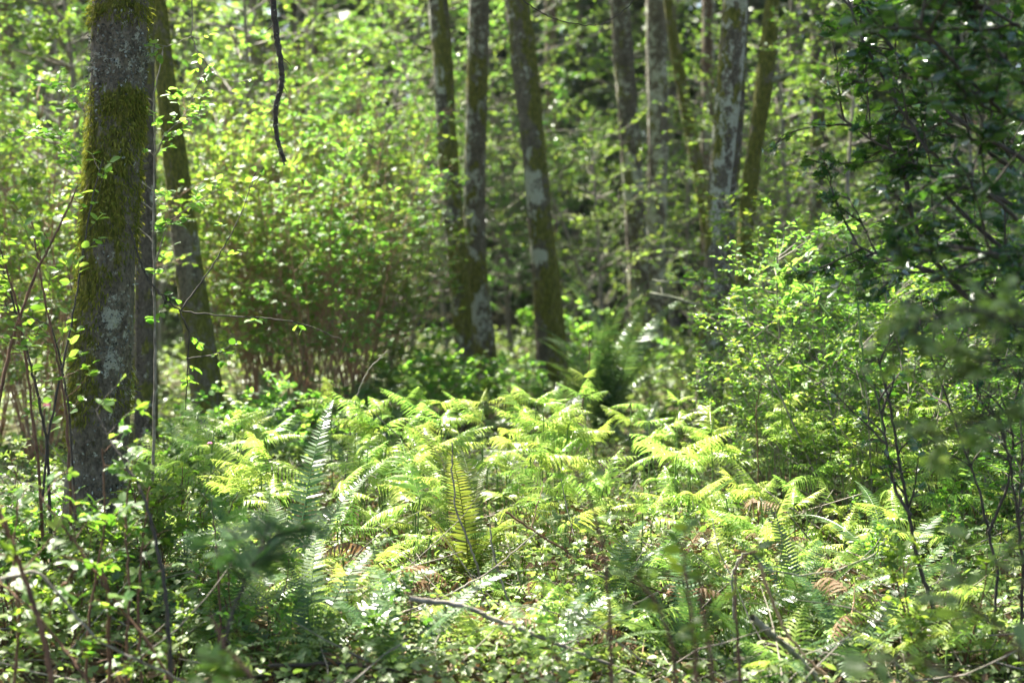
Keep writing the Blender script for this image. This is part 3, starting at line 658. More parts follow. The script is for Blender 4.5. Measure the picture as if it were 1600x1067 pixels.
# ------------------------------------------------------------------ shrubs
SAL = [shrub(600 + i, 2.9, 24, .34, TRI, .066, M['lime' if i % 2 else 'salmon'], M['cane'], br=6, tw=4, lv=4, rad=.0075, t0=.3, trop=.015, brl=.26) for i in range(3)]
for px, d, sc, k in ((390, 13, .95, 1), (440, 13.4, 1.1, 2), (500, 12.6, 1.0, 1), (548, 13.8, .95, 0), (590, 14.4, .85, 2), (410, 14.8, 1.25, 0), (470, 15.2, 1.3, 1), (560, 15.6, 1.1, 2), (60, 11, 1.0, 0), (-10, 12.5, 1.1, 1), (110, 13.2, 1.05, 2)):
    plant('salmonberry_shrub', ['many caned', 'tall lime leaved', 'bushy'][k], 'salmonberry shrub', 'shrub', SAL[k], (px - 800) / F * d, d, R.uniform(0, 6.28), sc, 'salmonberry thicket of brown canes', 'near')
SEED2 = shrub(670, .55, 5, .45, TRI, .045, M['salmon'], M['redstem'], br=5, tw=3, lv=3, rad=.004, t0=.3, brl=.42, base=.05)
BRD = [shrub(620 + i, .9, 7, .5, OVAL, .08, M['salmon' if i else 'lime'], M['greenstem'], br=5, tw=3, lv=4, rad=.006, t0=.3, brl=.4) for i in range(2)]
for px, d, sc in ((640, 14, .9), (690, 13, .85), (610, 12.4, .8), (735, 14.6, .8), (665, 15.4, 1.1), (800, 14.5, .8), (890, 18, 1.2), (1010, 16.5, .8), (1040, 12.6, .6), (1080, 11.4, .45), (1160, 11.4, .8), (1210, 12, 1.0), (1260, 12.8, 1.1), (430, 10.8, .75), (360, 10.4, .7), (540, 10.8, .6), (290, 9.6, .7)):
    plant('leafy_shrub', ['low broad leaved', 'low bright leaved', 'small leafy'][R.integers(3)], 'shrub', 'shrub', BRD[R.integers(2)], (px - 800) / F * d, d, R.uniform(0, 6.28), sc, 'low leafy shrubs around the clearing', 'in front of')
for px, d, sc in ((40, 5.7, 1.5), (95, 5.3, 1.15), (165, 5.8, 1.3), (255, 6.2, 1.5), (300, 6.6, 1.3)):
    plant('bramble_shrub', 'knee high leafy', 'bramble shrub', 'shrub', SEED2, (px - 800) / F * d, d, R.uniform(0, 6.28), sc, 'bramble shrubs at the foot of the foreground trunk', 'beside')
# fine leaved pale shrubs on the right
HUC = [shrub(640 + i, 1.75, 7, .55, LEAF, .042, M['lime' if i == 1 else 'salmon'], M['greystem'], br=9, tw=7, lv=9, rad=.009, flat=.75, t0=.25, brl=.42) for i in range(3)]
for px, d, sc, k in ((1175, 10.8, .55, 0), (1205, 9.8, .6, 1), (1260, 10.4, .95, 2), (1225, 8.8, .62, 0), (1310, 9.0, 1.0, 1), (1345, 7.9, .85, 2), (1290, 11.4, 1.25, 0), (1390, 9.6, 1.15, 1), (1450, 8.6, 1.0, 2), (1545, 9.0, 1.1, 0), (1600, 7.4, .9, 1), (1045, 14.5, .7, 2)):
    plant('huckleberry_shrub', ['fine leaved', 'pale lime', 'airy'][k], 'huckleberry shrub', 'shrub', HUC[k], (px - 800) / F * d, d, R.uniform(0, 6.28), sc, 'fine leaved shrubs on the right', 'near')

SEED = [shrub(660 + i, .5, 4, .6, TRI, (.06, .05, .055)[i], M[('salmon', 'cover', 'deep')[i]], M['redstem'], br=3, tw=2, lv=4, rad=.0045, t0=.3, brl=.45, base=.05) for i in range(3)]
sp = []
for _ in range(900):
    if len(sp) >= 60: break
    d = R.uniform(5.0, 11); px = R.uniform(-20, 1620)
    if 420 < px < 1330 and (d > 6.3 or R.random() < .8): continue
    x = (px - 800) / F * d
    if all((x - a) ** 2 + (d - b_) ** 2 > .09 for a, b_ in sp): sp.append((x, d))
for x, y in sp:
    k = int(R.integers(3))
    plant('bramble_plant', ['bright green', 'pale green', 'dark green'][k], 'bramble plant', 'bramble', SEED[k], x, y, R.uniform(0, 6.28), R.uniform(.55, 1.1), 'low bramble plants in the undergrowth')
# ------------------------------------------------------------------ ferns
BR = [(520, 605), (556, 632), (600, 672), (455, 640), (655, 608), (690, 648), (832, 600), (835, 650), (790, 672), (885, 655), (930, 670), (985, 640), (1010, 668), (1058, 690), (1110, 655), (1160, 690), (1196, 668), (1262, 668), (1300, 690), (1345, 682), (1150, 742), (760, 702), (650, 700), (705, 735), (560, 705), (500, 700), (420, 700), (345, 690), (300, 720), (870, 720),
      (590, 800), (515, 850), (592, 860), (540, 895), (1235, 770), (1305, 800), (1395, 745), (1520, 700), (1575, 690), (1560, 860), (1480, 820), (950, 735), (1080, 760), (1030, 730), (240, 690), (200, 735), (60, 760), (20, 800), (800, 770), (690, 800), (1200, 830), (1380, 850), (640, 765), (460, 770), (380, 760), (745, 640), (1330, 640), (1450, 660), (915, 600), (610, 630), (1240, 640)]
LOOKS = ['bright sunlit', 'yellow green', 'drooping', 'pale tipped', 'small arching']
for _ in range(120):
    px = R.uniform(270, 1590); BR.append((px, R.uniform(625, 830)))
BR = [q for q in BR if abs(q[0] - 478) > 50 or q[1] < 640]
for px, py in BR:
    d = 8.9 - (py - 600) / 100 * .9 + R.normal(0, .25)
    d = min(max(d, 5.6), 9.6)
    bracken(px + R.normal(0, 4), py + 18, d, R.uniform(.55, .95) * (.85 if py > 780 else 1), LOOKS[R.integers(5)])
for _ in range(46):
    d = R.uniform(5.1, 6.7); px = R.uniform(230, 1590); p = ((px - 800) / F * d, d); g = float(gz(*p)); h = R.uniform(.06, .2)
    o = thing('young_fern', None, 'fern', (p[0], p[1], g), R.uniform(0, 6.28), 1, 'young low ferns in the foreground')
    put('stipe', STP[R.integers(4)], o, (0, 0, -.02), None, (1, 1, h + .02))
    for k in range(3): put('frond', BBL[R.integers(7)], o, (0, 0, h), (R.normal(.1, .2), R.normal(0, .2), (k - 1) * 1.3 + R.normal(0, .2)), R.uniform(.5, .95))
    auto(o, ['pale green', 'flat lacy', 'half unfurled'][R.integers(3)], 'young fern', p)
# sword ferns
g = at(945, 640, 13.5)
sword(g[0], g[1], 1.75, 20, '', lean=-.16, label='big dark sword fern with silvery fronds in front of the moss coated trunk')
def silver_frond(seed, a0, a1):
    r = np.random.default_rng(seed); b = MB(); fern_blade(b, b, 1.0, 50, .085, .0165, SWD, a0, a1, 1.45, -.05, 2, r); return b.mesh('frond', M['sword'], False)
SFS = [silver_frond(340, 1.15, .45), silver_frond(341, 1.0, .3)]
g = at(462, 800, 7.0)
o = thing('sword_fern', 'silvery upright sword fern frond shining at left of the bracken', 'fern', (g[0], g[1], float(gz(g[0], g[1])) - .02), 0, 1, 'sword ferns on the forest floor')
for k, (az, sc, rx) in enumerate(((-.08, 1.12, .05), (.5, .8, -.1), (-.7, .85, -.1), (-2, .6, -.3), (1.6, .7, -.3))): put('frond', SFS[k % 2], o, (0, 0, 0), (rx, 0, az), sc)
g = at(735, 860, 6.9); sword(g[0], g[1], 1.0, 9, '', SFY, label='olive yellow sword fern standing upright in the middle of the clearing')
for px, d, sc, n in ((90, 6.0, .95, 11), (150, 6.3, .8, 9), (250, 6.2, .75, 9), (1005, 6.4, .9, 9), (930, 6.0, .7, 8), (480, 5.4, .8, 10), (620, 5.25, .75, 9), (860, 5.3, .7, 9), (1080, 5.7, .85, 9), (1250, 6.0, .7, 8), (1400, 6.5, .8, 9), (1190, 5.3, .7, 8), (350, 9.4, 1.0, 10), (290, 11, .9, 9), (420, 11.5, 1.0, 9), (480, 11.2, .9, 9), (530, 12, 1.0, 9), (380, 12.2, .9, 8), (560, 13.2, 1, 9), (1100, 15, 1.0, 11), (870, 14.6, .9, 10), (590, 11.4, .9, 9), (560, 9.7, .7, 8), (1330, 5.5, .75, 9), (330, 5.6, .7, 9), (710, 9.6, .7, 9), (1010, 10.6, .8, 9)):
    sword((px - 800) / F * d, d, sc, n, ['dark green', 'arching', 'low spreading'][R.integers(3)])
# dead bracken
def dead_blade(seed):
    r = np.random.default_rng(seed); b = MB()
    fern_blade(b, b, .3, 13, .09, .018, BRK, r.uniform(-.2, .5), r.uniform(-1.6, -.8), 1.0, r.uniform(.8, 1.6), 3, r, curl=1)
    return b.mesh('frond', M['deadfern'], False)
DB = [dead_blade(350 + i) for i in range(5)]
for px, d in ((930, 6.9), (960, 6.5), (880, 6.7), (1080, 7.0), (1210, 7.0), (1280, 6.2), (620, 6.0), (640, 5.7), (820, 6.4), (1300, 6.6), (1050, 6.1), (560, 6.4), (730, 7.3), (1160, 7.6), (1320, 5.6), (600, 7.6), (430, 6.4), (770, 5.6), (1240, 5.5), (980, 5.5)):
    x = (px - 800) / F * d
    o = thing('dead_fern', None, 'dead fern', (x, d, float(gz(x, d))), R.uniform(0, 6.28), 1, 'dead bracken among the green')
    n = R.integers(3, 6); h = R.uniform(.12, .32)
    b = MB(); b.tubes(grow(np.zeros((1, 3)), np.array([[.3, .1, 1]]), np.array([h]), 6, .2, 0, R), np.linspace(.005, .003, 6)[None], 5)
    put('stalk', b.mesh('stalk', M['tanstem']), o)
    for i in range(n): put('frond', DB[R.integers(5)], o, (.3 * h * R.random(), 0, h * R.uniform(.4, 1)), (R.normal(0, .3), R.normal(0, .3), R.uniform(0, 6.28)), R.uniform(.6, 1.1))
    auto(o, ['rusty', 'crumpled brown', 'curled tan'][R.integers(3)], 'dead fern', (x, d))

# ------------------------------------------------------------------ ground cover, litter, grass
def cover(n, y0, y1, T, size, hz, tilt, b, edge=.40, pw=1.0):
    y = y0 + (y1 - y0) * R.random(n) ** pw; x = R.uniform(-1, 1, n) * (edge * y + .5)
    k = np.sin(x * 2.3 + y) * np.cos(y * 1.9 - x * .7)
    keep = R.random(n) < .65 + .5 * k
    x, y = x[keep], y[keep]; m = len(x)
    z = gz(x, y) + hz[0] + (hz[1] - hz[0]) * R.random(m) ** 1.6
    a = R.uniform(0, 6.28, m); D = np.stack([np.cos(a), np.sin(a), R.normal(0, tilt, m)], -1)
    b.inst(T, np.stack([x, y, z], -1), basis(D, np.array([0, 0, 1.]), R, tilt), size * R.uniform(.5, 1.3, m))
b = MB(); cover(36000, 4.2, 12, TRI, .048, (.02, .2), .4, b); cover(36000, 4.2, 12, LEAF, .032, (.01, .2), .5, b); cover(9000, 4.2, 10, OVAL, .036, (.05, .3), .4, b)
cover(26000, 12, 30, TRI, .11, (.02, .4), .4, b)
o = place_kind('ground_cover', 'stuff', b.mesh('ground_cover', M['cover'], False)); o['label'] = 'pale green trailing leaves covering the forest floor'; o['category'] = 'ground cover'
b = MB(); cover(15000, 4.2, 12, LEAF, .05, (.0, .05), .5, b); cover(9000, 4.2, 9, NARROW, .09, (.01, .12), .6, b)
o = place_kind('leaf_litter', 'stuff', b.mesh('leaf_litter', M['litter'], False)); o['label'] = 'brown dead leaves and stalks lying on the forest floor'; o['category'] = 'leaf litter'
b = MB()
def tuft(b, px, py, d, n, h, sp):
    p = at(px, py, d); z = float(gz(p[0], p[1]))
    P0 = np.stack([p[0] + R.normal(0, sp, n), d + R.normal(0, sp, n), np.full(n, z)], -1)
    D = np.stack([R.normal(0, .3, n), R.normal(0, .3, n), np.ones(n)], -1); C = grow(P0, D, h * R.uniform(.5, 1.1, n), 6, .12, -.05, R)
    b.tubes(C, np.linspace(.0035, .0006, 6)[None] * np.ones((n, 1)), 3)
tuft(b, 545, 950, 5.9, 70, .24, .05); tuft(b, 560, 960, 5.8, 60, .2, .08); tuft(b, 840, 980, 5.7, 60, .18, .1); tuft(b, 800, 830, 7, 50, .25, .08); tuft(b, 1180, 1010, 5.6, 90, .4, .07); tuft(b, 1220, 950, 5.9, 60, .4, .08)
for i in range(70): y = R.uniform(5, 9); tuft(b, 800 + R.uniform(-.36, .36) * F, 900, y, 18, .2, .08)
o = place_kind('grass', 'stuff', b.mesh('grass', M['grass'])); o['label'] = 'thin bright grass blades in tufts between the ferns'; o['category'] = 'grass'
# small dead twigs lying about
b = MB(); n = 900
y = R.uniform(4.6, 11, n); x = R.uniform(-1, 1, n) * (.4 * y); a = R.uniform(0, 6.28, n)
b.tubes(grow(np.stack([x, y, gz(x, y) + R.uniform(.01, .15, n)], -1), np.stack([np.cos(a), np.sin(a), R.normal(.1, .35, n)], -1), R.uniform(.15, .8, n), 6, .12, 0, R), np.linspace(.0035, .0015, 6)[None] * R.uniform(.6, 1.4, (n, 1)), 4)
o = place_kind('twig_litter', 'stuff', b.mesh('twig_litter', M['greystem'])); o['label'] = 'thin dead twigs strewn through the undergrowth'; o['category'] = 'twigs'

# ------------------------------------------------------------------ branches, stalks and saplings traced at their own distance
def path(pts, d0, d1=None, r=None):
    d1 = d0 if d1 is None else d1; n = len(pts)
    P = np.array([at(p[0], p[1], d0 + (d1 - d0) * i / (n - 1)) for i, p in enumerate(pts)])
    t = np.linspace(0, n - 1, n * 7); Q = np.stack([np.interp(t, np.arange(n), P[:, k]) for k in range(3)], -1)
    ker = np.array([1, 2, 3, 2, 1]) / 9; Z = Q.copy()
    for k in range(3): Z[2:-2, k] = np.convolve(Q[:, k], ker, 'valid')
    Z[1:-1] += R.normal(0, .002, Z[1:-1].shape)
    return Z
def twigs(name, part, label, cat, paths, mat, leafspec=None, group=None, side=None):
    """paths: (points, d0, d1, r0, r1). One stem mesh; side = (n, length) adds leafy side twigs"""
    Ps = [(path(p, a, c), r0, r1) for p, a, c, r0, r1 in paths]
    if cat in ('sapling', 'cane', 'leafy spray', 'stalk') and 'fallen' not in label and 'sloping' not in label:
        for i, (P, r0, r1) in enumerate(Ps):
            if paths[i][0][0][1] >= 640:
                g0 = float(gz(P[0, 0], P[0, 1])) - .03; d = nrm(P[0] - P[4]); d = d / max(.5, -d[2]); h = P[0, 2] - g0
                if h > 0: Ps[i] = (np.vstack([P[0] + np.array([d[0] * .4, d[1] * .4, -1]) * h * t for t in (1, .8, .6, .4, .2)] + [P]), r0, r1)
    base = Ps[0][0][0].copy(); o = thing(name, label, cat, base, 0, 1, group)
    b = MB(); tw = []
    for P, r0, r1 in Ps:
        rad = np.linspace(r0, r1, len(P)) * R.uniform(.9, 1.12, len(P)); b.tube(P - base, rad, 7)
        if side:
            Q, D, t = sprout(P[None], side[0], side[2] if len(side) > 2 else .25, 1, .9, R, .6)
            G = grow(Q, D, np.full(len(Q), side[1]) * R.uniform(.4, 1.2, len(Q)), 6, .13, .02, R); tw.append(G)
            b.tubes(G - base, np.linspace(max(r1 * .6, .0016), .001, 6)[None] * np.ones((len(G), 1)), 4)
    put(part, b.mesh(part, mat), o)
    if leafspec:
        T, size, lm, k = leafspec; fb = MB()
        for G in tw: leaves_on(fb, G - base, k, T, size, R, .1)
        put('foliage', fb.mesh('foliage', M[lm], False), o)
    return o
# the dangling dead branch
o = twigs('dangling_branch', 'stem', 'dark knobbly dead branch dangling from above, right of the leaning mossy trunk', 'branch', [([(205, -1150), (290, -1130), (370, -1000), (405, -750), (418, -420), (420, -250), (422, -120), (425, -30), (429, 30), (434, 70), (439, 100), (441, 125), (437, 145), (431, 165), (430, 195), (434, 222), (440, 240), (445, 254)], 6.6, 6.6, .019, .009)], M['darkstem'])
b = MB(); P = path([(425, -30), (429, 30), (434, 70), (439, 100), (441, 125), (437, 145), (431, 165), (430, 195), (434, 222), (440, 240), (445, 254)], 6.6); m = 500
i = R.integers(0, len(P), m); pp = P[i] + R.normal(0, .008, (m, 3)); b.inst(LEAF, pp - np.array(o.location), basis(R.normal(0, 1, (m, 3)), np.array([0, 0, 1.]), R, .6), R.uniform(.006, .016, m)); put('lichen', b.mesh('lichen', M['mossstick'], False), o)
b = MB(); i = np.array([9, 20, 33, 46, 58]); G = grow(P[i] - np.array(o.location), np.array([[-.7, .2, -.6], [.8, -.2, -.5], [.6, .3, -.8], [-.6, -.3, -.7], [.3, .2, -1.]]), np.array([.06, .1, .05, .07, .04]), 6, .2, -.05, R)
for q in G:
    b = MB(); b.tube(q, np.linspace(.003, .001, 6), 5); put('twig', b.mesh('twig', M['darkstem']), o)
twigs('hanging_twig', 'stem', 'bare thin twig curving down at top centre', 'twig', [([(690, -1300), (700, -800), (720, -350), (760, -80), (815, 0), (840, 16), (862, 29), (890, 36), (918, 41), (945, 37), (965, 24), (985, 8), (1010, -30)], 7.4, 7.6, .004, .0022)], M['darkstem'])
# saplings at the left
twigs('red_stemmed_sapling', 'stems', 'sapling with dark red arching stems at the left edge', 'sapling', [([(-20, 760), (0, 610), (24, 515), (55, 430), (82, 375), (104, 330), (122, 290)], 5.7, 6.0, .009, .003), ([(60, 720), (40, 560), (28, 480), (10, 420), (-10, 360)], 5.8, 5.8, .007, .003), ([(110, 760), (104, 640), (90, 560), (66, 450), (56, 385), (48, 340)], 5.8, 6.0, .007, .003)], M['redstem'], (OVAL, .05, 'salmon', 5), side=(9, .22))
twigs('dark_stemmed_sapling', 'stems', 'thin dark sapling with bare side twigs left of the thick foreground trunk', 'sapling', [([(80, 860), (74, 690), (58, 610), (38, 530), (14, 450), (-5, 395)], 6.0, 6.0, .008, .003), ([(74, 690), (100, 560), (118, 470), (140, 330), (160, 250)], 6.0, 6.4, .006, .002), ([(108, 640), (94, 560), (80, 510), (45, 495), (0, 480)], 6.1, 6.2, .005, .002)], M['darkstem'], (OVAL, .05, 'lime', 5), side=(10, .2))
twigs('hazel_sapling', 'stems', 'lime leaved sapling whose sprays show both sides of the foreground trunk', 'sapling', [([(238, 760), (243, 560), (240, 440), (240, 330), (242, 230), (240, 150), (255, 80)], 7.4, 7.4, .009, .003), ([(240, 420), (262, 350), (300, 320), (350, 292)], 7.4, 7.2, .004, .002), ([(241, 250), (258, 210), (290, 180), (320, 105)], 7.4, 7.2, .004, .002), ([(240, 300), (180, 250), (130, 170), (80, 130)], 7.4, 7.8, .004, .002), ([(240, 380), (160, 300), (110, 240), (30, 200)], 7.4, 7.8, .004, .002), ([(240, 330), (140, 250), (90, 215), (60, 210)], 7.4, 7.6, .004, .002)], M['greystem'], (OVAL, .048, 'lime', 7), side=(12, .16))
twigs('crossing_branch', 'stem', 'dark branch sweeping right from the foreground trunk across the cane thicket', 'branch', [([(200, 350), (214, 396), (230, 436), (258, 468), (282, 486), (340, 493), (420, 497), (480, 507), (535, 532)], 6.4, 6.6, .0055, .002), ([(280, 485), (296, 520), (293, 580), (290, 640)], 6.45, 6.5, .004, .002), ([(282, 486), (330, 420), (375, 340), (400, 270)], 6.45, 6.7, .004, .0018), ([(290, 560), (340, 555), (372, 530)], 6.5, 6.5, .003, .0015)], M['darkstem'], (OVAL, .045, 'salmon', 4), side=(4, .13, .3))
twigs('hanging_twig', 'stem', 'forked pale twig with new leaves at top left beside the foreground trunk', 'twig', [([(215, -800), (260, -500), (290, -250), (298, -60), (300, 0), (299, 55), (306, 75), (322, 100), (345, 125), (372, 128)], 6.6, 6.7, .004, .002), ([(299, 57), (270, 70), (240, 78)], 6.6, 6.6, .002, .0012)], M['greystem'], (OVAL, .04, 'lime', 4), side=(4, .1, .5))
# foreground canes, bottom left
twigs('foreground_cane', 'stems', 'slanting dark cane crossing in front of the foreground trunk foot', 'cane', [([(265, 1000), (255, 900), (243, 840), (222, 765), (200, 730), (172, 690), (150, 640)], 4.6, 5.0, .008, .003)], M['darkstem'], (TRI, .075, 'salmon', 3), side=(9, .2))
twigs('foreground_cane', 'stems', 'arched reddish cane bending over at the foot of the foreground trunk', 'cane', [([(172, 1080), (170, 960), (168, 915), (158, 885), (140, 880), (115, 893), (90, 925), (70, 980)], 4.6, 4.6, .007, .004)], M['redstem'], (TRI, .07, 'salmon', 3), side=(3, .15))
twigs('foreground_cane', 'stems', 'thick reddish cane leaning left in the bottom left corner', 'cane', [([(90, 1130), (70, 1000), (45, 920), (20, 850), (0, 800), (-30, 740)], 4.2, 4.4, .009, .006)], M['redstem'], (TRI, .08, 'salmon', 3), side=(6, .2))
for i, (pts, d0) in enumerate((([(300, 1120), (230, 1000), (180, 940), (140, 880), (60, 770)], 4.5), ([(195, 1130), (200, 980), (202, 900), (195, 820), (210, 700)], 4.8), ([(225, 1120), (216, 960), (220, 860), (235, 760)], 4.9), ([(180, 1130), (120, 1040), (60, 960), (-10, 900)], 4.3), ([(340, 1050), (345, 960), (338, 850), (330, 780)], 5.3), ([(130, 1120), (140, 960), (165, 820), (160, 700)], 4.9), ([(20, 1100), (30, 960), (20, 880), (28, 780)], 4.6))):
    twigs('bramble_cane', 'stems', ['long straight diagonal', 'upright reddish', 'second upright', 'low leaning', 'thin upright leafless', 'tall slim', 'edge hugging'][i] + ' bramble cane with ' + ['few leaves below the mossy trunk', 'leaves right of the mossy trunk foot', 'a slight bend right of the mossy trunk foot', 'tip in the bottom left corner', 'a straight stem below the leaning mossy trunk', 'leaves before the mossy trunk foot', 'leaves at the left edge'][i], 'cane', [(pts, d0, d0 + .2, .006, .003)], M['redstem'], (TRI, .075, 'salmon', 3), side=(8, .18), group='bramble canes at bottom left')
# blurred foreground sprays
def fore(label, pts, d, leaf, size, mat, k, side, n2=None, name='foreground_spray', sm='redstem'):
    return twigs(name, 'stems', label, 'leafy spray', [(p, d, d + .15, .006, .003) for p in pts], M[sm], (leaf, size, mat, k), side=side)
fore('blurred bright leaf spray at the bottom edge left of centre', [[(420, 1150), (390, 1050), (350, 1010), (330, 960)], [(300, 1150), (320, 1070), (350, 1040)]], 3.2, TRI, .07, 'lime', 3, (6, .12))
fore('blurred leafy shoot low in the centre right with thin dark stems', [[(1092, 1150), (1086, 1000), (1075, 930), (1068, 870), (1072, 820)], [(1125, 1150), (1110, 1020), (1096, 950), (1090, 890)], [(1060, 1150), (1050, 1000), (1020, 930), (990, 900)]], 3.4, OVAL, .05, 'salmon', 3, (6, .13))
fore('blurred green leaves floating in front of the central bracken', [[(960, 1150), (950, 900), (930, 800), (905, 740), (880, 720)]], 3.6, OVAL, .05, 'salmon', 3, (4, .12, .6))
fore('large pale blurred leaves filling the bottom right corner', [[(1640, 1150), (1600, 1020), (1540, 960), (1470, 920)], [(1560, 1180), (1530, 1080), (1440, 1030), (1370, 1020)], [(1700, 1000), (1620, 930), (1560, 880)]], 2.7, OVAL, .06, 'cover', 3, (6, .14))
fore('pair of blurred pale leaves on a bent stem at lower right', [[(1160, 1150), (1150, 960), (1148, 890), (1165, 865), (1185, 862)]], 4.2, OVAL, .05, 'deep', 3, (2, .08, .8))
# conifer sapling, bottom left of centre
b, fb = MB(), MB(); r = np.random.default_rng(77)
C = path([(300, 1300), (330, 1100), (355, 980), (385, 900), (420, 845), (450, 815)], 3.7, 3.9); base = C[0].copy(); b.tube(C - base, np.linspace(.007, .002, len(C)), 6)
Q, D, t = sprout(C[None], 9, .45, .98, .9, r, .5); G = grow(Q, D, .22 * (1.15 - t) + .06, 7, .08, -.03, r); b.tubes(G - base, np.linspace(.004, .0015, 7)[None] * np.ones((len(G), 1)), 4)
leaves_on(fb, G - base, 6, FEATHER, .1, r, .05, jit=.25, droop=.1); leaves_on(fb, C[None] - base, 10, FEATHER, .08, r, .5)
o = thing('conifer_sapling', 'blue green blurred conifer sapling low at left of centre', 'sapling', base); put('stem', b.mesh('stem', M['darkstem']), o); put('foliage', fb.mesh('foliage', M['fir'], False), o)

# fallen and standing dead wood
FB = [('mossy lichen covered fallen branch at bottom right of centre', [(1175, 965), (1200, 985), (1230, 1010), (1260, 1040), (1300, 1085)], 4.9, .014, 'mossstick'), ('long tan cane fallen diagonally beside the mossy branch', [(1186, 880), (1200, 920), (1225, 985), (1262, 1030), (1330, 1090)], 4.8, .006, 'tanstem'),
      ('grey fallen branch sloping down right in the lower centre', [(640, 935), (720, 945), (790, 975), (860, 1000), (930, 1030), (1000, 1055)], 5.1, .010, 'greystem'), ('thin grey dead branch crossing upward below the centre', [(520, 1020), (620, 960), (700, 930), (770, 890), (840, 830)], 5.6, .005, 'greystem'),
      ('curved pale dead stalk standing left of centre', [(755, 950), (748, 890), (730, 840), (712, 800), (706, 740), (706, 690)], 6.3, .006, 'greystem'), ('brown stalk sloping through the central bracken', [(790, 800), (850, 840), (900, 870), (960, 900), (1050, 930)], 6.0, .005, 'redstem'),
      ('pale dead stalk curving in the lower centre', [(835, 1000), (800, 950), (780, 900), (768, 850), (765, 820)], 5.7, .006, 'greystem'), ('straight pale stick leaning right in mid clearing', [(830, 825), (838, 795), (848, 760)], 6.8, .004, 'tanstem'),
      ('bowed mossy twig looping in the lower right', [(1146, 950), (1143, 900), (1155, 870), (1170, 862), (1200, 890), (1250, 900), (1310, 890), (1365, 868), (1385, 840)], 5.5, .005, 'mossstick'), ('thin reddish upright stalk right of the central bracken', [(1186, 850), (1185, 780), (1184, 700), (1180, 640), (1190, 600)], 7.6, .004, 'redstem'),
      ('long bent twig rising by the cane thicket', [(552, 640), (562, 605), (580, 572), (606, 548)], 8.4, .0045, 'greystem'), ('tall thin brown stalk left of the big dark sword fern', [(895, 690), (910, 630), (922, 570), (918, 500)], 9.5, .005, 'redstem'), ('grey dead stick leaning at bottom left', [(0, 905), (60, 890), (150, 1000), (290, 1065)], 4.4, .006, 'greystem'),
      ('short dead branch behind the lower right ferns', [(1330, 950), (1370, 985), (1420, 1010)], 5.8, .009, 'greystem'), ('pale broken stick lying in front of the paired trunks', [(590, 650), (640, 700), (680, 735)], 8.2, .005, 'greystem'), ('dark dead branch low across the bottom centre', [(420, 1040), (520, 1035), (600, 1045), (700, 1060)], 5.0, .007, 'darkstem')]
for lb, pts, d, rd, mt in FB:
    twigs('dead_branch' if 'branch' in lb else 'dry_stalk', 'stem', lb, 'branch' if 'branch' in lb or 'stick' in lb else 'stalk', [(pts, d, d + .1, rd, rd * .55)], M[mt], side=(4, .1) if 'branch' in lb else None)
for lb, pts, d, rd in (('yellow mossy dead limb jutting left of the lichen spotted trunk, upper one', [(1095, 445), (1070, 440), (1045, 442), (1020, 438)], 13.5, .02), ('yellow mossy dead limb jutting left of the lichen spotted trunk, lower one', [(1098, 480), (1070, 470), (1040, 462), (1015, 458)], 13.4, .022), ('pale bare branch reaching right from behind the moss coated trunk', [(850, 206), (880, 204), (910, 206), (935, 200), (960, 212), (985, 235)], 19, .012),
                       ('pale bare branch reaching left from the paired trunks', [(690, 128), (650, 124), (610, 128), (560, 135), (530, 150)], 17.5, .012), ('broken pale branch hanging in the lime foliage left of the paired trunks', [(565, 215), (582, 232), (604, 250)], 15, .018), ('bare branch slanting down from the left paired trunk', [(705, 430), (690, 400), (672, 385), (655, 350)], 16.5, .01)):
    twigs('bare_limb', 'stem', lb, 'branch', [(pts, d, d + .3, rd, rd * .5)], M['mossstick' if 'yellow' in lb else 'greystem'], side=(3, .25))

# ------------------------------------------------------------------ holly on the right
def holly(name, label, paths, mat, side, size, k, d_j=.5, sub=True):
    Ps = [(path(p, a, c), r0, r1) for p, a, c, r0, r1 in paths]
    base = Ps[0][0][0].copy(); base[2] = float(gz(base[0], base[1])); o = thing(name, label, 'holly', base, 0, 1)
    b, fb = MB(), MB(); r = np.random.default_rng(len(paths) + 900)
    for P, r0, r1 in Ps:
        b.tube(P - base, np.linspace(r0, r1, len(P)), 8)
        Q, D, t = sprout(P[None], side[0], side[2], 1, .8, r, .2); G = grow(Q, D, side[1] * r.uniform(.5, 1.3, len(Q)), 7, .12, -.01, r)
        b.tubes(G - base, np.linspace(.005, .002, 7)[None] * np.ones((len(G), 1)), 5)
        leaves_on(fb, G - base, k, HOLLY, size, r, .25, jit=.7, out=.9)
        Q, D, t = sprout(G, 3, .2, 1, .7, r, .2); G2 = grow(Q, D, side[1] * .45 * r.uniform(.5, 1.2, len(Q)), 5, .12, 0, r)
        b.tubes(G2 - base, np.linspace(.003, .0015, 5)[None] * np.ones((len(G2), 1)), 4)
        leaves_on(fb, G2 - base, k, HOLLY, size, r, .1, jit=.7, out=.9)
    put('stems', b.mesh('stems', M['darkstem']), o); put('foliage', fb.mesh('foliage', mat, False), o)
    return o
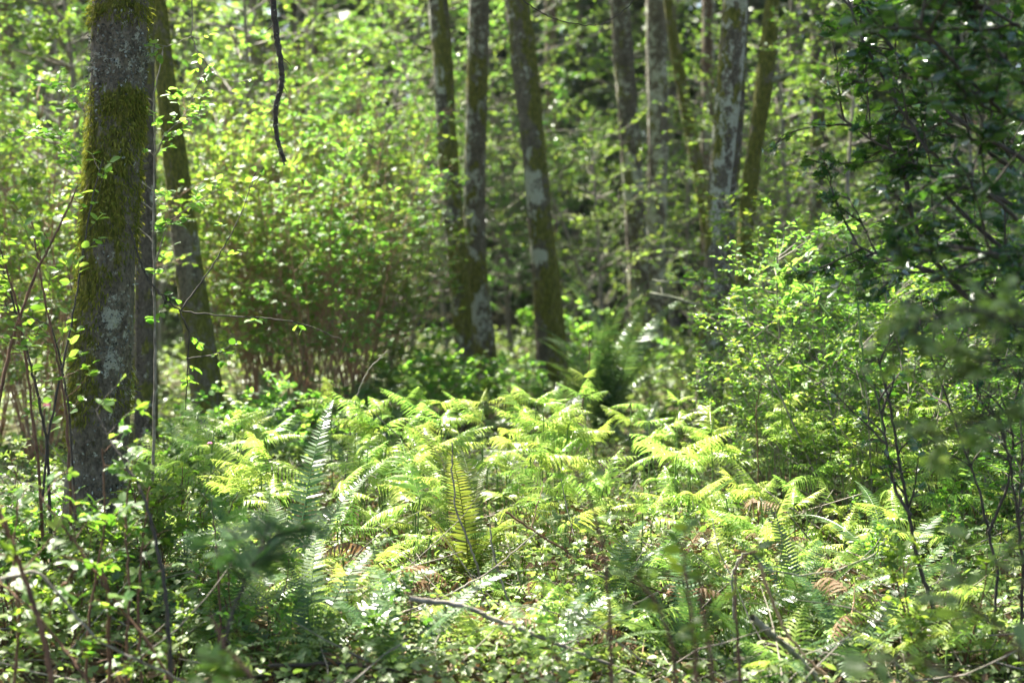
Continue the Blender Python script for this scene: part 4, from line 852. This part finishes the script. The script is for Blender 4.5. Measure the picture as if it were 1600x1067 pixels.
holly('holly_tree', 'dark glossy holly tree with spiny leaves overhanging the right side', [
    ([(1760, 1200), (1740, 900), (1700, 650), (1620, 540), (1560, 500), (1500, 455), (1445, 390), (1425, 340), (1410, 250)], 4.9, 5.2, .017, .006),
    ([(1745, 950), (1720, 500), (1690, 300), (1660, 120), (1640, -60)], 4.9, 5.0, .022, .01),
    ([(1700, 350), (1600, 250), (1500, 190), (1440, 140), (1390, 70), (1340, -10)], 4.9, 5.4, .010, .004),
    ([(1690, 420), (1600, 330), (1520, 290), (1450, 235), (1400, 160), (1345, 60), (1320, -10)], 4.9, 5.3, .010, .004),
    ([(1700, 500), (1600, 420), (1500, 330), (1430, 250), (1370, 225), (1310, 180)], 4.9, 5.5, .010, .004),
    ([(1680, 250), (1600, 130), (1540, 60), (1480, -20)], 4.9, 4.6, .014, .005),
    ([(1640, 540), (1560, 470), (1480, 430), (1400, 410), (1330, 380)], 4.9, 5.4, .012, .004),
    ([(1740, 300), (1640, 200), (1570, 180), (1500, 110), (1430, 30)], 4.8, 4.3, .010, .004),
    ([(1740, 480), (1660, 400), (1600, 350), (1540, 300), (1490, 250)], 4.9, 4.5, .010, .004), ([(1750, 560), (1680, 470), (1620, 420), (1560, 400), (1500, 385)], 4.8, 4.4, .010, .004), ([(1740, 180), (1660, 80), (1590, 40), (1520, 0)], 4.8, 4.5, .010, .004), ([(1640, 300), (1560, 250), (1480, 190), (1420, 170)], 5.2, 5.6, .009, .003)], M['holly'], (12, .27, .2), .056, 5)
holly('holly_sapling', 'young holly with bent dark stems standing at lower right', [
    ([(1485, 1010), (1472, 985), (1455, 940), (1432, 870), (1420, 800), (1408, 740), (1400, 690), (1388, 620), (1372, 560)], 5.6, 5.7, .010, .004),
    ([(1424, 805), (1400, 770), (1388, 720), (1380, 660), (1366, 600)], 5.6, 5.8, .008, .003),
    ([(1545, 1040), (1560, 900), (1545, 830), (1528, 760), (1500, 680), (1470, 600), (1450, 540)], 5.5, 5.6, .007, .003),
    ([(1545, 830), (1575, 760), (1585, 690), (1560, 600)], 5.5, 5.4, .007, .003),
    ([(1590, 1060), (1600, 900), (1585, 760), (1560, 640)], 5.3, 5.2, .008, .003)], M['holly'], (6, .22, .5), .045, 2)
fore('pale grey green blurred small leaved spray crossing low in front of the holly', [[(1750, 1250), (1735, 850), (1680, 560), (1580, 500), (1500, 480), (1450, 500), (1400, 540), (1340, 580)], [(1750, 1250), (1730, 800), (1680, 600), (1600, 590), (1540, 560), (1500, 590)], [(1750, 1250), (1720, 850), (1640, 660), (1560, 640), (1500, 660), (1440, 700)], [(1750, 1250), (1735, 750), (1660, 520), (1600, 480), (1540, 470)]], 2.9, OVAL, .03, 'cover', 8, (22, .13, .45), sm='darkstem')
twigs('young_maple', 'stems', 'slanting green stemmed young maple in front of the pale shrubs', 'sapling', [([(1400, 800), (1372, 620), (1345, 565), (1300, 500), (1255, 445), (1225, 405)], 7.4, 8.0, .009, .004), ([(1350, 570), (1340, 480), (1330, 410), (1322, 360)], 7.5, 7.8, .006, .003), ([(1235, 700), (1236, 600), (1238, 500), (1236, 450)], 8.2, 8.3, .006, .003)], M['greenstem'], (TRI, .085, 'lime', 5), side=(11, .3))
# a few salmonberry blossoms
for i, (px, py, d, lb) in enumerate(((72, 630, 4.5, 'pink blossom on the leafy spray left of the foreground trunk'), (328, 690, 6.4, 'tiny pink blossom below the leaning mossy trunk'), (524, 308, 12.5, 'pink blossom high in the cane thicket'), (1196, 556, 9.2, 'small pink blossom in the shrub right of the lichen spotted trunk'))):
    b = MB(); m = 6; a = np.arange(m) * 6.283 / m; b.inst(OVAL, np.zeros((m, 3)), basis(np.stack([np.cos(a), np.sin(a), -.6 * np.ones(m)], -1), np.array([0, 0, 1.]), R, .1), np.full(m, .016))
    thing('blossom', lb, 'flower', at(px, py, d), me=b.mesh('blossom', M['petal'], False))
# thin haze volume added to soften the distance
def haze():
    x0, x1, y0, y1, z0, z1 = -122, 122, -42, 132, -1.6, 24
    v = [(x, y, z) for z in (z0, z1) for y in (y0, y1) for x in (x0, x1)]
    b = MB(); b.add(v, [np.array([[0, 2, 3, 1], [4, 5, 7, 6], [0, 1, 5, 4], [2, 6, 7, 3], [0, 4, 6, 2], [1, 3, 7, 5]])])
    m, n, L, out = newmat('thin_haze'); p = n.new('ShaderNodeVolumePrincipled')
    p.inputs['Color'].default_value = (.93, .96, .93, 1); p.inputs['Density'].default_value = .0003; p.inputs['Anisotropy'].default_value = .25
    L.new(p.outputs[0], out.inputs['Volume'])
    o = place_kind('haze', 'stuff', b.mesh('haze', m, False)); o['label'] = 'faint pale haze in the air between the trees'; o['category'] = 'haze'
haze()
finish_labels()
